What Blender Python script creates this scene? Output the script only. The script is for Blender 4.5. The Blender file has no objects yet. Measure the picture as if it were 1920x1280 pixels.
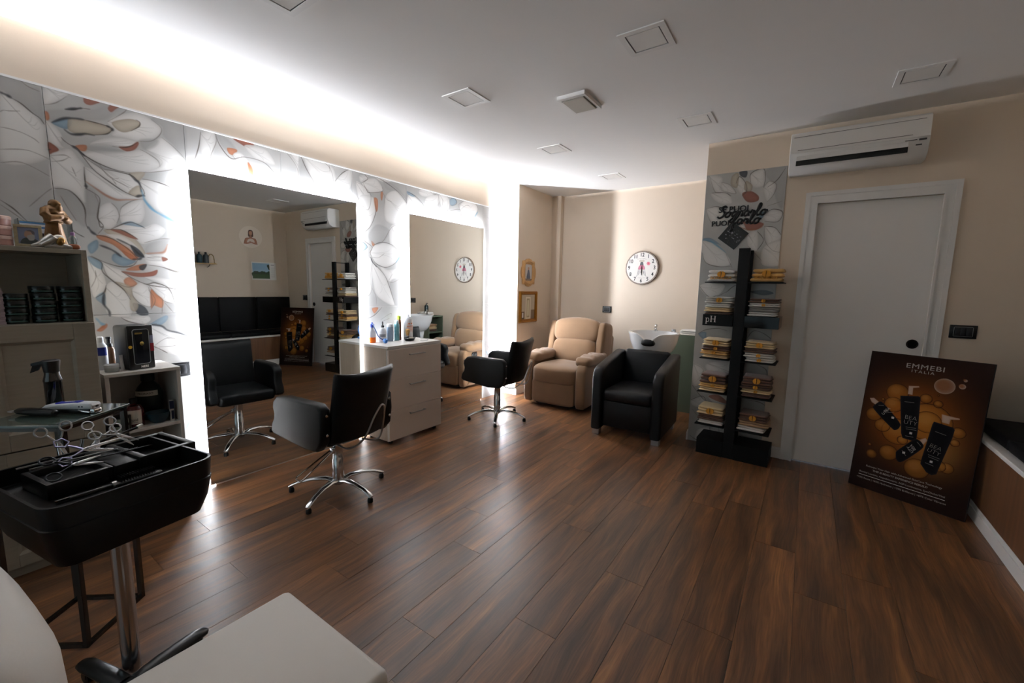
import bpy, bmesh, math, random
import numpy as np
from mathutils import Vector, Matrix, Euler

C = bpy.context.scene.collection
PI = math.pi
rnd = random.Random(7)

# ------------------------------------------------------------------ camera, world, exposure
cam_data = bpy.data.cameras.new('camera')
cam_data.sensor_width = 36.0
cam_data.lens = 793.77 / 1920 * 36.0
cam_data.clip_start = 0.02
cam = bpy.data.objects.new('camera', cam_data)
C.objects.link(cam)
_y, _p, _r = math.radians(34.679), math.radians(-7.199), math.radians(1.095)
_F = Vector((-math.sin(_y) * math.cos(_p), math.cos(_y) * math.cos(_p), math.sin(_p)))
_R = Vector((math.cos(_y), math.sin(_y), 0))
_U = _R.cross(_F)
_R2 = _R * math.cos(_r) + _U * math.sin(_r)
_U2 = -_R * math.sin(_r) + _U * math.cos(_r)
cam.matrix_world = Matrix(((_R2.x, _U2.x, -_F.x, 0), (_R2.y, _U2.y, -_F.y, 0), (_R2.z, _U2.z, -_F.z, 1.4013), (0, 0, 0, 1)))
bpy.context.scene.camera = cam

world = bpy.data.worlds.new('world')
bpy.context.scene.world = world
world.use_nodes = True
world.node_tree.nodes['Background'].inputs[0].default_value = (0.80, 0.88, 1.0, 1)
world.node_tree.nodes['Background'].inputs[1].default_value = 0.8

vs = bpy.context.scene.view_settings
vs.view_transform = 'Standard'
vs.look = 'None'
vs.gamma = 1.0
vs.use_curve_mapping = False
vs.exposure = 0.62
bpy.context.scene.cycles.max_bounces = 10
bpy.context.scene.cycles.diffuse_bounces = 6
bpy.context.scene.cycles.sample_clamp_indirect = 6.0
bpy.context.scene.cycles.use_denoising = True

COVE = 740.0          # emission of the cove strip
BACKLIGHT = 500.0     # emission of the mirror strips
ENDLIGHT = 430.0      # emission of the vertical strip at the end of the tiled wall

# ------------------------------------------------------------------ room numbers (metres)
XW = -3.295          # face of the tiled wall
XM = -3.268          # mirror face
YE = 4.387           # end of the tiled wall
ZT = 2.378           # top of the tiles
ZL = 2.652           # top of the lintel
ZC = 2.687           # ceiling
XP, YP = -3.0715, 4.534   # outer corner of the beige pier
YB = 4.174           # door wall
YQ = 5.464           # alcove back wall
XR = 1.475           # right wall
XB = 0.988           # bench front
YF = -2.6            # wall behind the camera
XD = -0.826          # free end of the door wall

# ------------------------------------------------------------------ helpers
def lin(h):
    h = h.lstrip('#')
    v = [int(h[i:i + 2], 16) / 255 for i in (0, 2, 4)]
    return tuple(c / 12.92 if c <= 0.04045 else ((c + 0.055) / 1.055) ** 2.4 for c in v)

MATS = {}
def mat(name, col='#808080', rough=0.5, metal=0.0, var=0.05, vscale=8.0, bump=0.0, bscale=60.0, coat=0.0, trans=0.0,
        ior=1.45, emit=0.0, sheen=0.0, stretch=(1, 1, 1), col2=None, spec=None):
    if name in MATS:
        return MATS[name]
    m = bpy.data.materials.new(name)
    m.use_nodes = True
    nt = m.node_tree
    b = nt.nodes['Principled BSDF']
    c = lin(col)
    b.inputs['Roughness'].default_value = rough
    b.inputs['Metallic'].default_value = metal
    b.inputs['IOR'].default_value = ior
    if spec is not None:
        b.inputs['Specular IOR Level'].default_value = spec
    if coat:
        b.inputs['Coat Weight'].default_value = coat
        b.inputs['Coat Roughness'].default_value = 0.1
    if trans:
        b.inputs['Transmission Weight'].default_value = trans
    if sheen:
        b.inputs['Sheen Weight'].default_value = sheen
    if emit:
        b.inputs['Emission Color'].default_value = (*c, 1)
        b.inputs['Emission Strength'].default_value = emit
    tc = nt.nodes.new('ShaderNodeTexCoord')
    mp = nt.nodes.new('ShaderNodeMapping')
    mp.inputs['Scale'].default_value = stretch
    nt.links.new(tc.outputs['Object'], mp.inputs['Vector'])
    n = nt.nodes.new('ShaderNodeTexNoise')
    n.inputs['Scale'].default_value = vscale
    n.inputs['Detail'].default_value = 4
    nt.links.new(mp.outputs[0], n.inputs['Vector'])
    mx = nt.nodes.new('ShaderNodeMix')
    mx.data_type = 'RGBA'
    if col2:
        ca, cb = c, lin(col2)
    else:
        ca = tuple(max(0, x * (1 - var)) for x in c)
        cb = tuple(min(1, x * (1 + var)) for x in c)
    mx.inputs[6].default_value = (*ca, 1)
    mx.inputs[7].default_value = (*cb, 1)
    nt.links.new(n.outputs['Fac'], mx.inputs[0])
    nt.links.new(mx.outputs[2], b.inputs['Base Color'])
    if bump:
        n2 = nt.nodes.new('ShaderNodeTexNoise')
        n2.inputs['Scale'].default_value = bscale
        n2.inputs['Detail'].default_value = 3
        nt.links.new(mp.outputs[0], n2.inputs['Vector'])
        bp = nt.nodes.new('ShaderNodeBump')
        bp.inputs['Strength'].default_value = bump
        bp.inputs['Distance'].default_value = 0.004
        nt.links.new(n2.outputs['Fac'], bp.inputs['Height'])
        nt.links.new(bp.outputs['Normal'], b.inputs['Normal'])
    MATS[name] = m
    return m

def glass_mat(name, tint='#dfe8e6', refl=0.08, rough=0.02):
    """thin clear pane: see-through with a faint gloss"""
    if name in MATS:
        return MATS[name]
    m = bpy.data.materials.new(name)
    m.use_nodes = True
    nt = m.node_tree
    out = nt.nodes['Material Output']
    nt.nodes.remove(nt.nodes['Principled BSDF'])
    t = nt.nodes.new('ShaderNodeBsdfTransparent')
    t.inputs[0].default_value = (*lin(tint), 1)
    g = nt.nodes.new('ShaderNodeBsdfGlossy')
    g.inputs['Roughness'].default_value = rough
    fr = nt.nodes.new('ShaderNodeFresnel')
    fr.inputs[0].default_value = 1.5
    mth = nt.nodes.new('ShaderNodeMath')
    mth.operation = 'MULTIPLY_ADD'
    mth.inputs[1].default_value = 0.8
    mth.inputs[2].default_value = refl * 0.4
    mx = nt.nodes.new('ShaderNodeMixShader')
    nt.links.new(fr.outputs[0], mth.inputs[0])
    nt.links.new(mth.outputs[0], mx.inputs[0])
    nt.links.new(t.outputs[0], mx.inputs[1])
    nt.links.new(g.outputs[0], mx.inputs[2])
    nt.links.new(mx.outputs[0], out.inputs[0])
    MATS[name] = m
    return m

class G:
    """collects shapes into one bmesh"""
    def __init__(s, M=None):
        s.bm = bmesh.new()
        s.M = M or Matrix()

    def _fin(s, verts, M):
        T = s.M @ M if M is not None else s.M
        for v in verts:
            v.co = T @ v.co

    def box(s, x0, y0, z0, x1, y1, z1, b=0.0, seg=2, M=None):
        if x0 > x1: x0, x1 = x1, x0
        if y0 > y1: y0, y1 = y1, y0
        if z0 > z1: z0, z1 = z1, z0
        vs_ = [s.bm.verts.new(p) for p in ((x0, y0, z0), (x1, y0, z0), (x1, y1, z0), (x0, y1, z0), (x0, y0, z1), (x1, y0, z1), (x1, y1, z1), (x0, y1, z1))]
        fs = [s.bm.faces.new([vs_[i] for i in f]) for f in ((3, 2, 1, 0), (4, 5, 6, 7), (0, 1, 5, 4), (1, 2, 6, 5), (2, 3, 7, 6), (3, 0, 4, 7))]
        if b:
            b = min(b, 0.499 * min(x1 - x0, y1 - y0, z1 - z0))
            es = list({e for f in fs for e in f.edges})
            r = bmesh.ops.bevel(s.bm, geom=es + vs_, offset=b, segments=seg, profile=0.5, affect='EDGES')
            vs_ = list({v for f in r['faces'] for v in f.verts} | {v for v in vs_ if v.is_valid} | {v for f in fs if f.is_valid for v in f.verts})
        s._fin(vs_, M)
        return s

    def prism(s, poly, axis, a0, a1, b=0.0, seg=2, M=None):
        def P(p, a):
            return {'x': (a, p[0], p[1]), 'y': (p[0], a, p[1]), 'z': (p[0], p[1], a)}[axis]
        A = [s.bm.verts.new(P(p, a0)) for p in poly]
        B = [s.bm.verts.new(P(p, a1)) for p in poly]
        n = len(poly)
        fs = [s.bm.faces.new(A), s.bm.faces.new(B[::-1])]
        for i in range(n):
            fs.append(s.bm.faces.new((A[i], B[i], B[(i + 1) % n], A[(i + 1) % n])))
        bmesh.ops.recalc_face_normals(s.bm, faces=fs)
        vs_ = A + B
        if b:
            es = list({e for f in fs[:2] for e in f.edges})
            r = bmesh.ops.bevel(s.bm, geom=es, offset=b, segments=seg, profile=0.5, affect='EDGES')
            vs_ = list({v for f in r['faces'] for v in f.verts} | {v for v in vs_ if v.is_valid} | {v for f in fs if f.is_valid for v in f.verts})
        s._fin(vs_, M)
        return s

    def rings(s, rings, close=True, cap=True, M=None):
        """skin a list of equal-length loops"""
        V = [[s.bm.verts.new(p) for p in r] for r in rings]
        n = len(V[0])
        fs = []
        for a, b in zip(V, V[1:]):
            for i in range(n if close else n - 1):
                fs.append(s.bm.faces.new((a[i], a[(i + 1) % n], b[(i + 1) % n], b[i])))
        if cap and close:
            fs.append(s.bm.faces.new(V[0][::-1]))
            fs.append(s.bm.faces.new(V[-1]))
        bmesh.ops.recalc_face_normals(s.bm, faces=fs)
        s._fin([v for r in V for v in r], M)
        return s

    def tube(s, pts, r, n=8, closed=False, M=None, flat=None):
        pts = [Vector(p) for p in pts]
        N = len(pts)
        rr = r if isinstance(r, (list, tuple)) else [r] * N
        tang = []
        for i in range(N):
            if closed:
                t = pts[(i + 1) % N] - pts[i - 1]
            else:
                t = pts[min(i + 1, N - 1)] - pts[max(i - 1, 0)]
            tang.append(t.normalized())
        up = Vector((0, 0, 1)) if abs(tang[0].z) < 0.9 else Vector((1, 0, 0))
        x = tang[0].cross(up).normalized()
        R = []
        for i in range(N):
            t = tang[i]
            x = (x - t * x.dot(t)).normalized()
            y = t.cross(x)
            fx, fy = (1, 1) if flat is None else flat
            R.append([pts[i] + (x * math.cos(2 * PI * k / n) * fx + y * math.sin(2 * PI * k / n) * fy) * rr[i] for k in range(n)])
        if closed:
            R.append(R[0])
            V = [[s.bm.verts.new(p) for p in q] for q in R[:-1]]
            V.append(V[0])
            fs = []
            for a, b in zip(V, V[1:]):
                for i in range(n):
                    fs.append(s.bm.faces.new((a[i], a[(i + 1) % n], b[(i + 1) % n], b[i])))
            bmesh.ops.recalc_face_normals(s.bm, faces=fs)
            s._fin([v for q in V[:-1] for v in q], M)
        else:
            s.rings(R, M=M)
        return s

    def cyl(s, p0, p1, r0, r1=None, n=20, M=None):
        return s.tube([p0, p1], [r0, r0 if r1 is None else r1], n=n, M=M)

    def lathe(s, prof, c=(0, 0, 0), n=24, M=None, wave=None, sx=1.0, sy=1.0):
        R = []
        for r, z in prof:
            q = []
            for k in range(n):
                a = 2 * PI * k / n
                w = 1.0 if wave is None else wave(a, z)
                q.append((c[0] + max(r, 1e-5) * w * sx * math.cos(a), c[1] + max(r, 1e-5) * w * sy * math.sin(a), c[2] + z))
            R.append(q)
        return s.rings(R, M=M)

    def sq(s, c, size, e1=0.4, e2=0.4, nu=28, nv=14, M=None):
        """superellipsoid cushion: size = full extents"""
        def pw(v, e):
            return math.copysign(abs(v) ** e, v)
        R = []
        for j in range(nv + 1):
            v = -PI / 2 + PI * j / nv
            cv, sv = pw(math.cos(v), e1), pw(math.sin(v), e1)
            if j in (0, nv):
                cv = 0.02
            R.append([(c[0] + size[0] / 2 * cv * pw(math.cos(2 * PI * i / nu), e2), c[1] + size[1] / 2 * cv * pw(math.sin(2 * PI * i / nu), e2), c[2] + size[2] / 2 * sv) for i in range(nu)])
        return s.rings(R, M=M)

    def quad(s, a, b, c, d, M=None):
        v = [s.bm.verts.new(p) for p in (a, b, c, d)]
        s.bm.faces.new(v)
        s._fin(v, M)
        return s

    def warp(s, f):
        for v in s.bm.verts:
            v.co = Vector(f(*v.co))
        return s

def rot(ax, deg, at=(0, 0, 0)):
    t = Matrix.Translation(Vector(at))
    return t @ Matrix.Rotation(math.radians(deg), 4, ax) @ t.inverted()

def link(name, me, m=None, parent=None, loc=None):
    o = bpy.data.objects.new(name, me)
    C.objects.link(o)
    if m is not None and not me.materials:
        me.materials.append(m)
    if parent is not None:
        o.parent = parent
    if loc is not None:
        o.location = loc
    return o

def obj(name, g, m, parent=None, ang=40, smooth=True, loc=None):
    me = bpy.data.meshes.new(name)
    g.bm.to_mesh(me)
    g.bm.free()
    if smooth:
        me.shade_smooth()
        me.set_sharp_from_angle(angle=math.radians(ang))
    return link(name, me, m, parent, loc)

def thing(name, label, cat, loc=(0, 0, 0), rz=0.0, group=None):
    o = bpy.data.objects.new(name, None)
    o.empty_display_size = 0.1
    C.objects.link(o)
    o.location = loc
    o.rotation_euler = (0, 0, math.radians(rz))
    o['label'] = label
    o['category'] = cat
    if group:
        o['group'] = group
    return o

def tag(o, label, cat, group=None):
    o['label'] = label
    o['category'] = cat
    if group:
        o['group'] = group
    return o

def struct(name, g, m, parent=None, smooth=False):
    o = obj(name, g, m, parent, smooth=smooth)
    if parent is None:
        o['kind'] = 'structure'
    return o

def dup(root, loc, rz, label, group=None):
    r = root.copy()
    C.objects.link(r)
    r.location = loc
    r.rotation_euler = (0, 0, math.radians(rz))
    r['label'] = label
    if group:
        r['group'] = group
    for ch in list(root.children):
        c = ch.copy()
        C.objects.link(c)
        c.parent = r
        for g in list(ch.children):
            d = g.copy()
            C.objects.link(d)
            d.parent = c
    return r

FACE_MY = (PI / 2, 0, 0)            # lettering that faces -y
FACE_PX = (PI / 2, 0, PI / 2)       # lettering that faces +x

def text(name, s, size, m, parent, loc, rotation=FACE_MY, extrude=0.0006, align='CENTER', shear=0.0, bold=0.0, spacing=1.0, sx=1.0):
    cu = bpy.data.curves.new(name, 'FONT')
    cu.body = s
    cu.size = size
    cu.extrude = extrude
    cu.align_x = align
    cu.align_y = 'CENTER'
    cu.shear = shear
    cu.offset = bold
    cu.space_character = spacing
    cu.resolution_u = 3
    tmp = bpy.data.objects.new(name, cu)
    me = bpy.data.meshes.new_from_object(tmp)
    bpy.data.objects.remove(tmp)
    bpy.data.curves.remove(cu)
    me.name = name
    if sx != 1.0:
        me.transform(Matrix.Diagonal((sx, 1, 1, 1)))
    me.materials.clear()
    o = link(name, me, m, parent)
    o.location = loc
    o.rotation_euler = rotation
    return o

# ------------------------------------------------------------------ flat prints drawn with numpy
def srgb(h):
    h = h.lstrip('#')
    return np.array([int(h[i:i + 2], 16) / 255 for i in (0, 2, 4)])

def spline(p, closed=True, k=6):
    p = np.asarray(p, float)
    n = len(p)
    out = []
    idx = range(n) if closed else range(n - 1)
    for i in idx:
        if closed:
            a, b, c, d = p[i - 1], p[i], p[(i + 1) % n], p[(i + 2) % n]
        else:
            a, b, c, d = p[max(i - 1, 0)], p[i], p[i + 1], p[min(i + 2, n - 1)]
        for t in np.arange(k) / k:
            out.append(0.5 * (2 * b + (c - a) * t + (2 * a - 5 * b + 4 * c - d) * t * t + (3 * b - a - 3 * c + d) * t ** 3))
    if not closed:
        out.append(p[-1])
    return np.array(out)

class Canvas:
    def __init__(s, w, h, bg):
        s.w, s.h = w, h
        s.a = np.ones((h, w, 3)) * srgb(bg)
        r = np.random.RandomState(3)
        s.noise = np.zeros((h, w))
        for cells, amp in ((5, 0.5), (13, 0.3), (40, 0.2)):
            gy, gx = cells + 2, int(cells * w / h) + 2
            g = r.rand(gy, gx)
            yy = np.linspace(0, gy - 1.001, h)
            xx = np.linspace(0, gx - 1.001, w)
            yi, xi = yy.astype(int), xx.astype(int)
            fy, fx = (yy - yi)[:, None], (xx - xi)[None, :]
            fy, fx = fy * fy * (3 - 2 * fy), fx * fx * (3 - 2 * fx)
            s.noise += amp * ((g[np.ix_(yi, xi)] * (1 - fx) + g[np.ix_(yi, xi + 1)] * fx) * (1 - fy) + (g[np.ix_(yi + 1, xi)] * (1 - fx) + g[np.ix_(yi + 1, xi + 1)] * fx) * fy)

    def _grid(s, P, pad):
        x0, y0 = np.floor(P.min(0) - pad).astype(int)
        x1, y1 = np.ceil(P.max(0) + pad).astype(int)
        x0, y0, x1, y1 = max(x0, 0), max(y0, 0), min(x1, s.w), min(y1, s.h)
        if x1 <= x0 or y1 <= y0:
            return None
        X, Y = np.meshgrid(np.arange(x0, x1) + 0.5, np.arange(y0, y1) + 0.5)
        return x0, y0, x1, y1, X, Y

    def fill(s, P, col, alpha=1.0, edge=None, ew=8.0, ea=0.6, soft=1.0, mottle=0.0, smooth=True):
        P = spline(P) if smooth else np.asarray(P, float)
        g = s._grid(P, soft + 2)
        if g is None:
            return
        x0, y0, x1, y1, X, Y = g
        d = np.full(X.shape, 1e9)
        ins = np.zeros(X.shape, bool)
        Q = np.roll(P, -1, 0)
        for (ax, ay), (bx, by) in zip(P, Q):
            ex, ey = bx - ax, by - ay
            L = ex * ex + ey * ey + 1e-12
            t = np.clip(((X - ax) * ex + (Y - ay) * ey) / L, 0, 1)
            d = np.minimum(d, (X - ax - t * ex) ** 2 + (Y - ay - t * ey) ** 2)
            if ay != by:
                ins ^= ((ay > Y) != (by > Y)) & (X < (bx - ax) * (Y - ay) / (by - ay) + ax)
        d = np.sqrt(d)
        sd = np.where(ins, d, -d)
        cov = np.clip(0.5 + sd / soft, 0, 1) * alpha
        c = np.ones(X.shape + (3,)) * srgb(col)
        nz = s.noise[y0:y1, x0:x1]
        if edge:
            k = np.exp(-np.maximum(sd, 0) / ew) * ea * np.clip(0.3 + 1.4 * nz, 0, 1.2)
            k = np.clip(k, 0, 1)[..., None]
            c = c * (1 - k) + srgb(edge) * k
        if mottle:
            cov = cov * np.clip(1 - mottle + 2 * mottle * nz, 0, 1)
        cov = cov[..., None]
        s.a[y0:y1, x0:x1] = s.a[y0:y1, x0:x1] * (1 - cov) + c * cov

    def stroke(s, P, w, col, alpha=1.0, taper=True, soft=1.0, smooth=True, vary=0.5):
        P = spline(P, closed=False) if smooth and len(P) > 2 else np.asarray(P, float)
        g = s._grid(P, w + soft + 2)
        if g is None:
            return
        x0, y0, x1, y1, X, Y = g
        best = np.full(X.shape, -1e9)
        n = len(P) - 1
        for i in range(n):
            (ax, ay), (bx, by) = P[i], P[i + 1]
            ex, ey = bx - ax, by - ay
            L = ex * ex + ey * ey + 1e-12
            t = np.clip(((X - ax) * ex + (Y - ay) * ey) / L, 0, 1)
            d = np.sqrt((X - ax - t * ex) ** 2 + (Y - ay - t * ey) ** 2)
            u = (i + t) / n
            ww = w * (np.sqrt(np.clip(4 * u * (1 - u), 0.03, 1)) if taper else 1)
            ww = ww * (1 - vary + vary * (0.5 + 0.5 * np.sin(u * 9 + P[0, 0] * 0.3)))
            best = np.maximum(best, ww / 2 - d)
        cov = (np.clip(0.5 + best / soft, 0, 1) * alpha)[..., None]
        s.a[y0:y1, x0:x1] = s.a[y0:y1, x0:x1] * (1 - cov) + srgb(col) * cov

    def disc(s, x, y, r, col, alpha=1.0, ry=None, **k):
        t = np.linspace(0, 2 * PI, 28, endpoint=False)
        s.fill(np.stack([x + r * np.cos(t), y + (ry or r) * np.sin(t)], 1), col, alpha, smooth=False, **k)

    def rect(s, x0, y0, x1, y1, col, alpha=1.0, **k):
        s.fill([(x0, y0), (x1, y0), (x1, y1), (x0, y1)], col, alpha, smooth=False, **k)

def print_mat(name, canvas, rough=0.35, coat=0.0, metal=0.0, gain=1.0, spec=0.5):
    h, w = canvas.h, canvas.w
    img = bpy.data.images.new(name, w, h, alpha=False)
    px = np.ones((h, w, 4), np.float32)
    px[..., :3] = np.clip(canvas.a * gain, 0, 1)[::-1]
    img.pixels.foreach_set(px.ravel())
    img.update()
    m = bpy.data.materials.new(name)
    m.use_nodes = True
    nt = m.node_tree
    b = nt.nodes['Principled BSDF']
    b.inputs['Roughness'].default_value = rough
    b.inputs['Specular IOR Level'].default_value = spec
    b.inputs['Metallic'].default_value = metal
    if coat:
        b.inputs['Coat Weight'].default_value = coat
    t = nt.nodes.new('ShaderNodeTexImage')
    t.image = img
    t.extension = 'EXTEND'
    nt.links.new(t.outputs[0], b.inputs['Base Color'])
    return m

def planar_uv(o, fu, fv):
    me = o.data
    uv = me.uv_layers.new(name='print')
    for l in me.loops:
        co = me.vertices[l.vertex_index].co
        uv.data[l.index].uv = (fu(co), fv(co))
    return o
# ------------------------------------------------------------------ materials
m_beige = mat('beige_paint', '#d9c9b6', 0.75, var=0.02, bump=0.06, bscale=140)
m_ceil = mat('ceiling_paint', '#e9e7e4', 0.8, var=0.01)
m_white = mat('white_lacquer', '#e6e3df', 0.4, var=0.015)
m_trim = mat('white_trim', '#e2e0dd', 0.45, var=0.02)
m_black = mat('black_plastic', '#0b0b0c', 0.35, var=0.2)
m_blackm = mat('black_matt', '#090909', 0.6, var=0.2)
m_leather = mat('black_leatherette', '#0d0e10', 0.42, var=0.15, bump=0.12, bscale=220, spec=0.28)
m_chrome = mat('chrome', '#cfd0d2', 0.16, metal=1.0, var=0.03)
m_steel = mat('brushed_steel', '#b4b6b8', 0.3, metal=1.0, var=0.05)
m_grout = mat('grout', '#e6e4e0', 0.8)

def wood_floor():
    m = bpy.data.materials.new('walnut_laminate')
    m.use_nodes = True
    nt = m.node_tree
    b = nt.nodes['Principled BSDF']
    N, Lk = nt.nodes.new, nt.links.new
    tc = N('ShaderNodeTexCoord')
    oi = N('ShaderNodeObjectInfo')
    add = N('ShaderNodeVectorMath'); add.operation = 'MULTIPLY_ADD'
    Lk(tc.outputs['Object'], add.inputs[0]); add.inputs[1].default_value = (1, 1, 1)
    cmb = N('ShaderNodeCombineXYZ')
    mul = N('ShaderNodeMath'); mul.operation = 'MULTIPLY'; mul.inputs[1].default_value = 91.7
    Lk(oi.outputs['Random'], mul.inputs[0])
    Lk(mul.outputs[0], cmb.inputs[0]); Lk(mul.outputs[0], cmb.inputs[1])
    Lk(cmb.outputs[0], add.inputs[2])
    # gentle waviness so the streaks flow round knots
    wn = N('ShaderNodeTexNoise'); wn.inputs['Scale'].default_value = 1.0; wn.inputs['Detail'].default_value = 2
    mpw = N('ShaderNodeMapping'); mpw.inputs['Scale'].default_value = (6, 1.6, 1)
    Lk(add.outputs[0], mpw.inputs['Vector']); Lk(mpw.outputs[0], wn.inputs['Vector'])
    wsub = N('ShaderNodeVectorMath'); wsub.operation = 'MULTIPLY_ADD'
    Lk(wn.outputs['Color'], wsub.inputs[0]); wsub.inputs[1].default_value = (0.09, 0.0, 0); Lk(add.outputs[0], wsub.inputs[2])
    def streak(sx, sy, det, rough):
        mp = N('ShaderNodeMapping'); mp.inputs['Scale'].default_value = (sx, sy, 1)
        Lk(wsub.outputs[0], mp.inputs['Vector'])
        n = N('ShaderNodeTexNoise'); n.inputs['Scale'].default_value = 1; n.inputs['Detail'].default_value = det; n.inputs['Roughness'].default_value = rough
        Lk(mp.outputs[0], n.inputs['Vector'])
        return n
    big = streak(14, 0.9, 5, 0.6)
    fine = streak(150, 5, 3, 0.6)
    rp = N('ShaderNodeValToRGB')
    e = rp.color_ramp.elements
    e[0].position, e[0].color = 0.24, (*lin('#281a12'), 1)
    e[1].position, e[1].color = 0.78, (*lin('#b07b49'), 1)
    a = e.new(0.42); a.color = (*lin('#5d412d'), 1)
    a = e.new(0.58); a.color = (*lin('#7e5535'), 1)
    Lk(big.outputs['Fac'], rp.inputs[0])
    mx = N('ShaderNodeMix'); mx.data_type = 'RGBA'; mx.blend_type = 'MULTIPLY'; mx.inputs[0].default_value = 0.75
    r2 = N('ShaderNodeValToRGB')
    r2.color_ramp.elements[0].position, r2.color_ramp.elements[0].color = 0.3, (0.42, 0.40, 0.39, 1)
    r2.color_ramp.elements[1].position, r2.color_ramp.elements[1].color = 0.65, (1.05, 1.03, 1.0, 1)
    Lk(fine.outputs['Fac'], r2.inputs[0])
    Lk(rp.outputs[0], mx.inputs[6]); Lk(r2.outputs[0], mx.inputs[7])
    hv = N('ShaderNodeHueSaturation')
    mr = N('ShaderNodeMapRange'); mr.inputs['To Min'].default_value = 0.80; mr.inputs['To Max'].default_value = 1.25
    Lk(oi.outputs['Random'], mr.inputs[0]); Lk(mr.outputs[0], hv.inputs['Value'])
    Lk(mx.outputs[2], hv.inputs['Color'])
    Lk(hv.outputs[0], b.inputs['Base Color'])
    b.inputs['Roughness'].default_value = 0.34
    bp = N('ShaderNodeBump'); bp.inputs['Strength'].default_value = 0.10; bp.inputs['Distance'].default_value = 0.002
    Lk(fine.outputs['Fac'], bp.inputs['Height']); Lk(bp.outputs[0], b.inputs['Normal'])
    return m
m_floor = wood_floor()

m_led = mat('led_white', '#eef4ff', 0.5, emit=COVE, var=0.0)
m_led2 = mat('led_mirror', '#eef4ff', 0.5, emit=BACKLIGHT, var=0.0)
m_led4 = mat('led_dim', '#eef4ff', 0.5, emit=BACKLIGHT * 0.25, var=0.0)
m_led3 = mat('led_end', '#eef4ff', 0.5, emit=ENDLIGHT, var=0.0)

# ------------------------------------------------------------------ floor: sub-floor and single planks
g = G(); g.box(-3.6, YF - 0.1, -0.10, 1.6, 5.6, -0.012)
floor = struct('floor', g, m_blackm)
g = G(); g.box(-3.4, YF, -0.012, XR, -0.62, 0.0)
obj('plank_field', g, m_floor, floor)
PW, PL = 0.1955, 1.285
JOINT = {-13: .885, -12: 1.9, -11: 1.45, -10: .827, -9: 1.30, -8: 1.106, -7: 1.945, -6: 1.632, -5: 1.10, -4: 2.166, -3: 1.383, -2: 1.898, -1: 1.631, 0: 1.796, 1: 2.655, 2: 2.288}
_pm = {}
for k in range(-16, 10):
    x0 = -0.325 + PW * k
    x1 = min(x0 + PW, XR)
    x0 = max(x0, -3.40)
    if x1 - x0 < 0.01:
        continue
    ymax = YQ if x0 < -0.3 else YB + 0.03
    j = JOINT.get(k, 0.8 + rnd.random() * PL)
    j -= PL * math.ceil((j + 0.62) / PL)
    while j < ymax:
        a, b_ = max(j, -0.62), min(j + PL, ymax)
        if b_ - a > 0.02:
            key = (round(x1 - x0, 4), round(b_ - a, 4))
            if key not in _pm:
                g = G(); g.box(0.0005, 0.0005, -0.012, key[0] - 0.0005, key[1] - 0.0005, 0.0, b=0.0006, seg=1)
                me = bpy.data.meshes.new('plank'); g.bm.to_mesh(me); g.bm.free()
                me.materials.append(m_floor)
                _pm[key] = me
            link('plank', _pm[key], None, floor, (x0, a, 0))
        j += PL

# ------------------------------------------------------------------ ceiling and walls
g = G(); g.box(-3.75, YF - 0.1, ZC, 1.6, 5.7, ZC + 0.12)
struct('ceiling', g, m_ceil)

g = G()
g.box(-3.40, YF, -0.01, XW - 0.010, YE, ZT)
wall_left = struct('wall_left', g, m_grout)
g = G(); g.box(-3.62, YF, ZT + 0.004, XW, YE, ZL - 0.022); g.box(XW - 0.012, YF, ZL - 0.0225, XW, YE, ZL)
obj('lintel', g, m_beige, wall_left, smooth=False)
g = G(); g.box(-3.39, YF, ZT - 0.004, XW + 0.003, YE + 0.002, ZT + 0.006)
obj('edge_strip', g, m_trim, wall_left, smooth=False)
g = G(); g.box(-3.40, YE, 0.0, XW - 0.002, YE + 0.004, ZL)
obj('end_board', g, m_white, wall_left, smooth=False)
g = G(); g.box(-3.75, YF, -0.01, -3.62, 5.7, ZC)
struct('wall_outer', g, m_beige)

# cove strip lying on the lintel, tilted to the room
g = G()
g.box(-3.62, -1.8, ZL - 0.022, -3.595, YE, ZL - 0.019)
bar = obj('light_strip', g, m_white, smooth=False)
tag(bar, 'LED strip hidden on top of the beige lintel above the flowered tiles', 'light strip')
g = G()
g.quad((-3.616, -1.8, ZL + 0.001), (-3.616, YE - 0.01, ZL + 0.001), (-3.600, YE - 0.01, ZL - 0.015), (-3.600, -1.8, ZL - 0.015))
obj('diffuser', g, m_led, bar, smooth=False)

# vertical strip in the gap between the tiled wall and the pier
g = G(); g.box(-3.213, YE + 0.001, 0.0, -3.199, YE + 0.006, ZL + 0.02)
bar = obj('light_strip', g, m_white, smooth=False)
tag(bar, 'upright LED strip glowing white between the tiled wall end and the beige pier', 'light strip')
g = G(); g.box(-3.211, YE + 0.006, 0.01, -3.201, YE + 0.014, ZL + 0.015)
obj('diffuser', g, m_led3, bar, smooth=False)

# pier with the two gold frames, small boxed corner, alcove
g = G(); g.box(-3.62, YP, -0.01, XP, 5.7, ZC)
struct('wall_pier', g, m_beige)
g = G(); g.box(XP, 5.385, -0.01, -2.935, YQ + 0.02, ZC)
struct('wall_corner', g, m_beige)
g = G(); g.box(-3.1, YQ, -0.01, 0.0, 5.7, ZC)
struct('wall_alcove', g, m_beige)
g = G(); g.box(-0.15, YB + 0.1, -0.01, 0.0, 5.7, ZC)
struct('wall_alcove_right', g, m_beige)

# door wall with an opening for the sliding door
g = G()
g.box(XD, YB, -0.01, 0.0, YB + 0.12, ZC)
g.box(0.0, YB, 2.10, 0.712, YB + 0.12, ZC)
g.box(0.712, YB, -0.01, XR + 0.12, YB + 0.12, ZC)
struct('wall_back', g, m_beige)
g = G(); g.box(XR, YF, -0.01, XR + 0.12, YB + 0.12, ZC)
struct('wall_right', g, m_beige)
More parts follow.
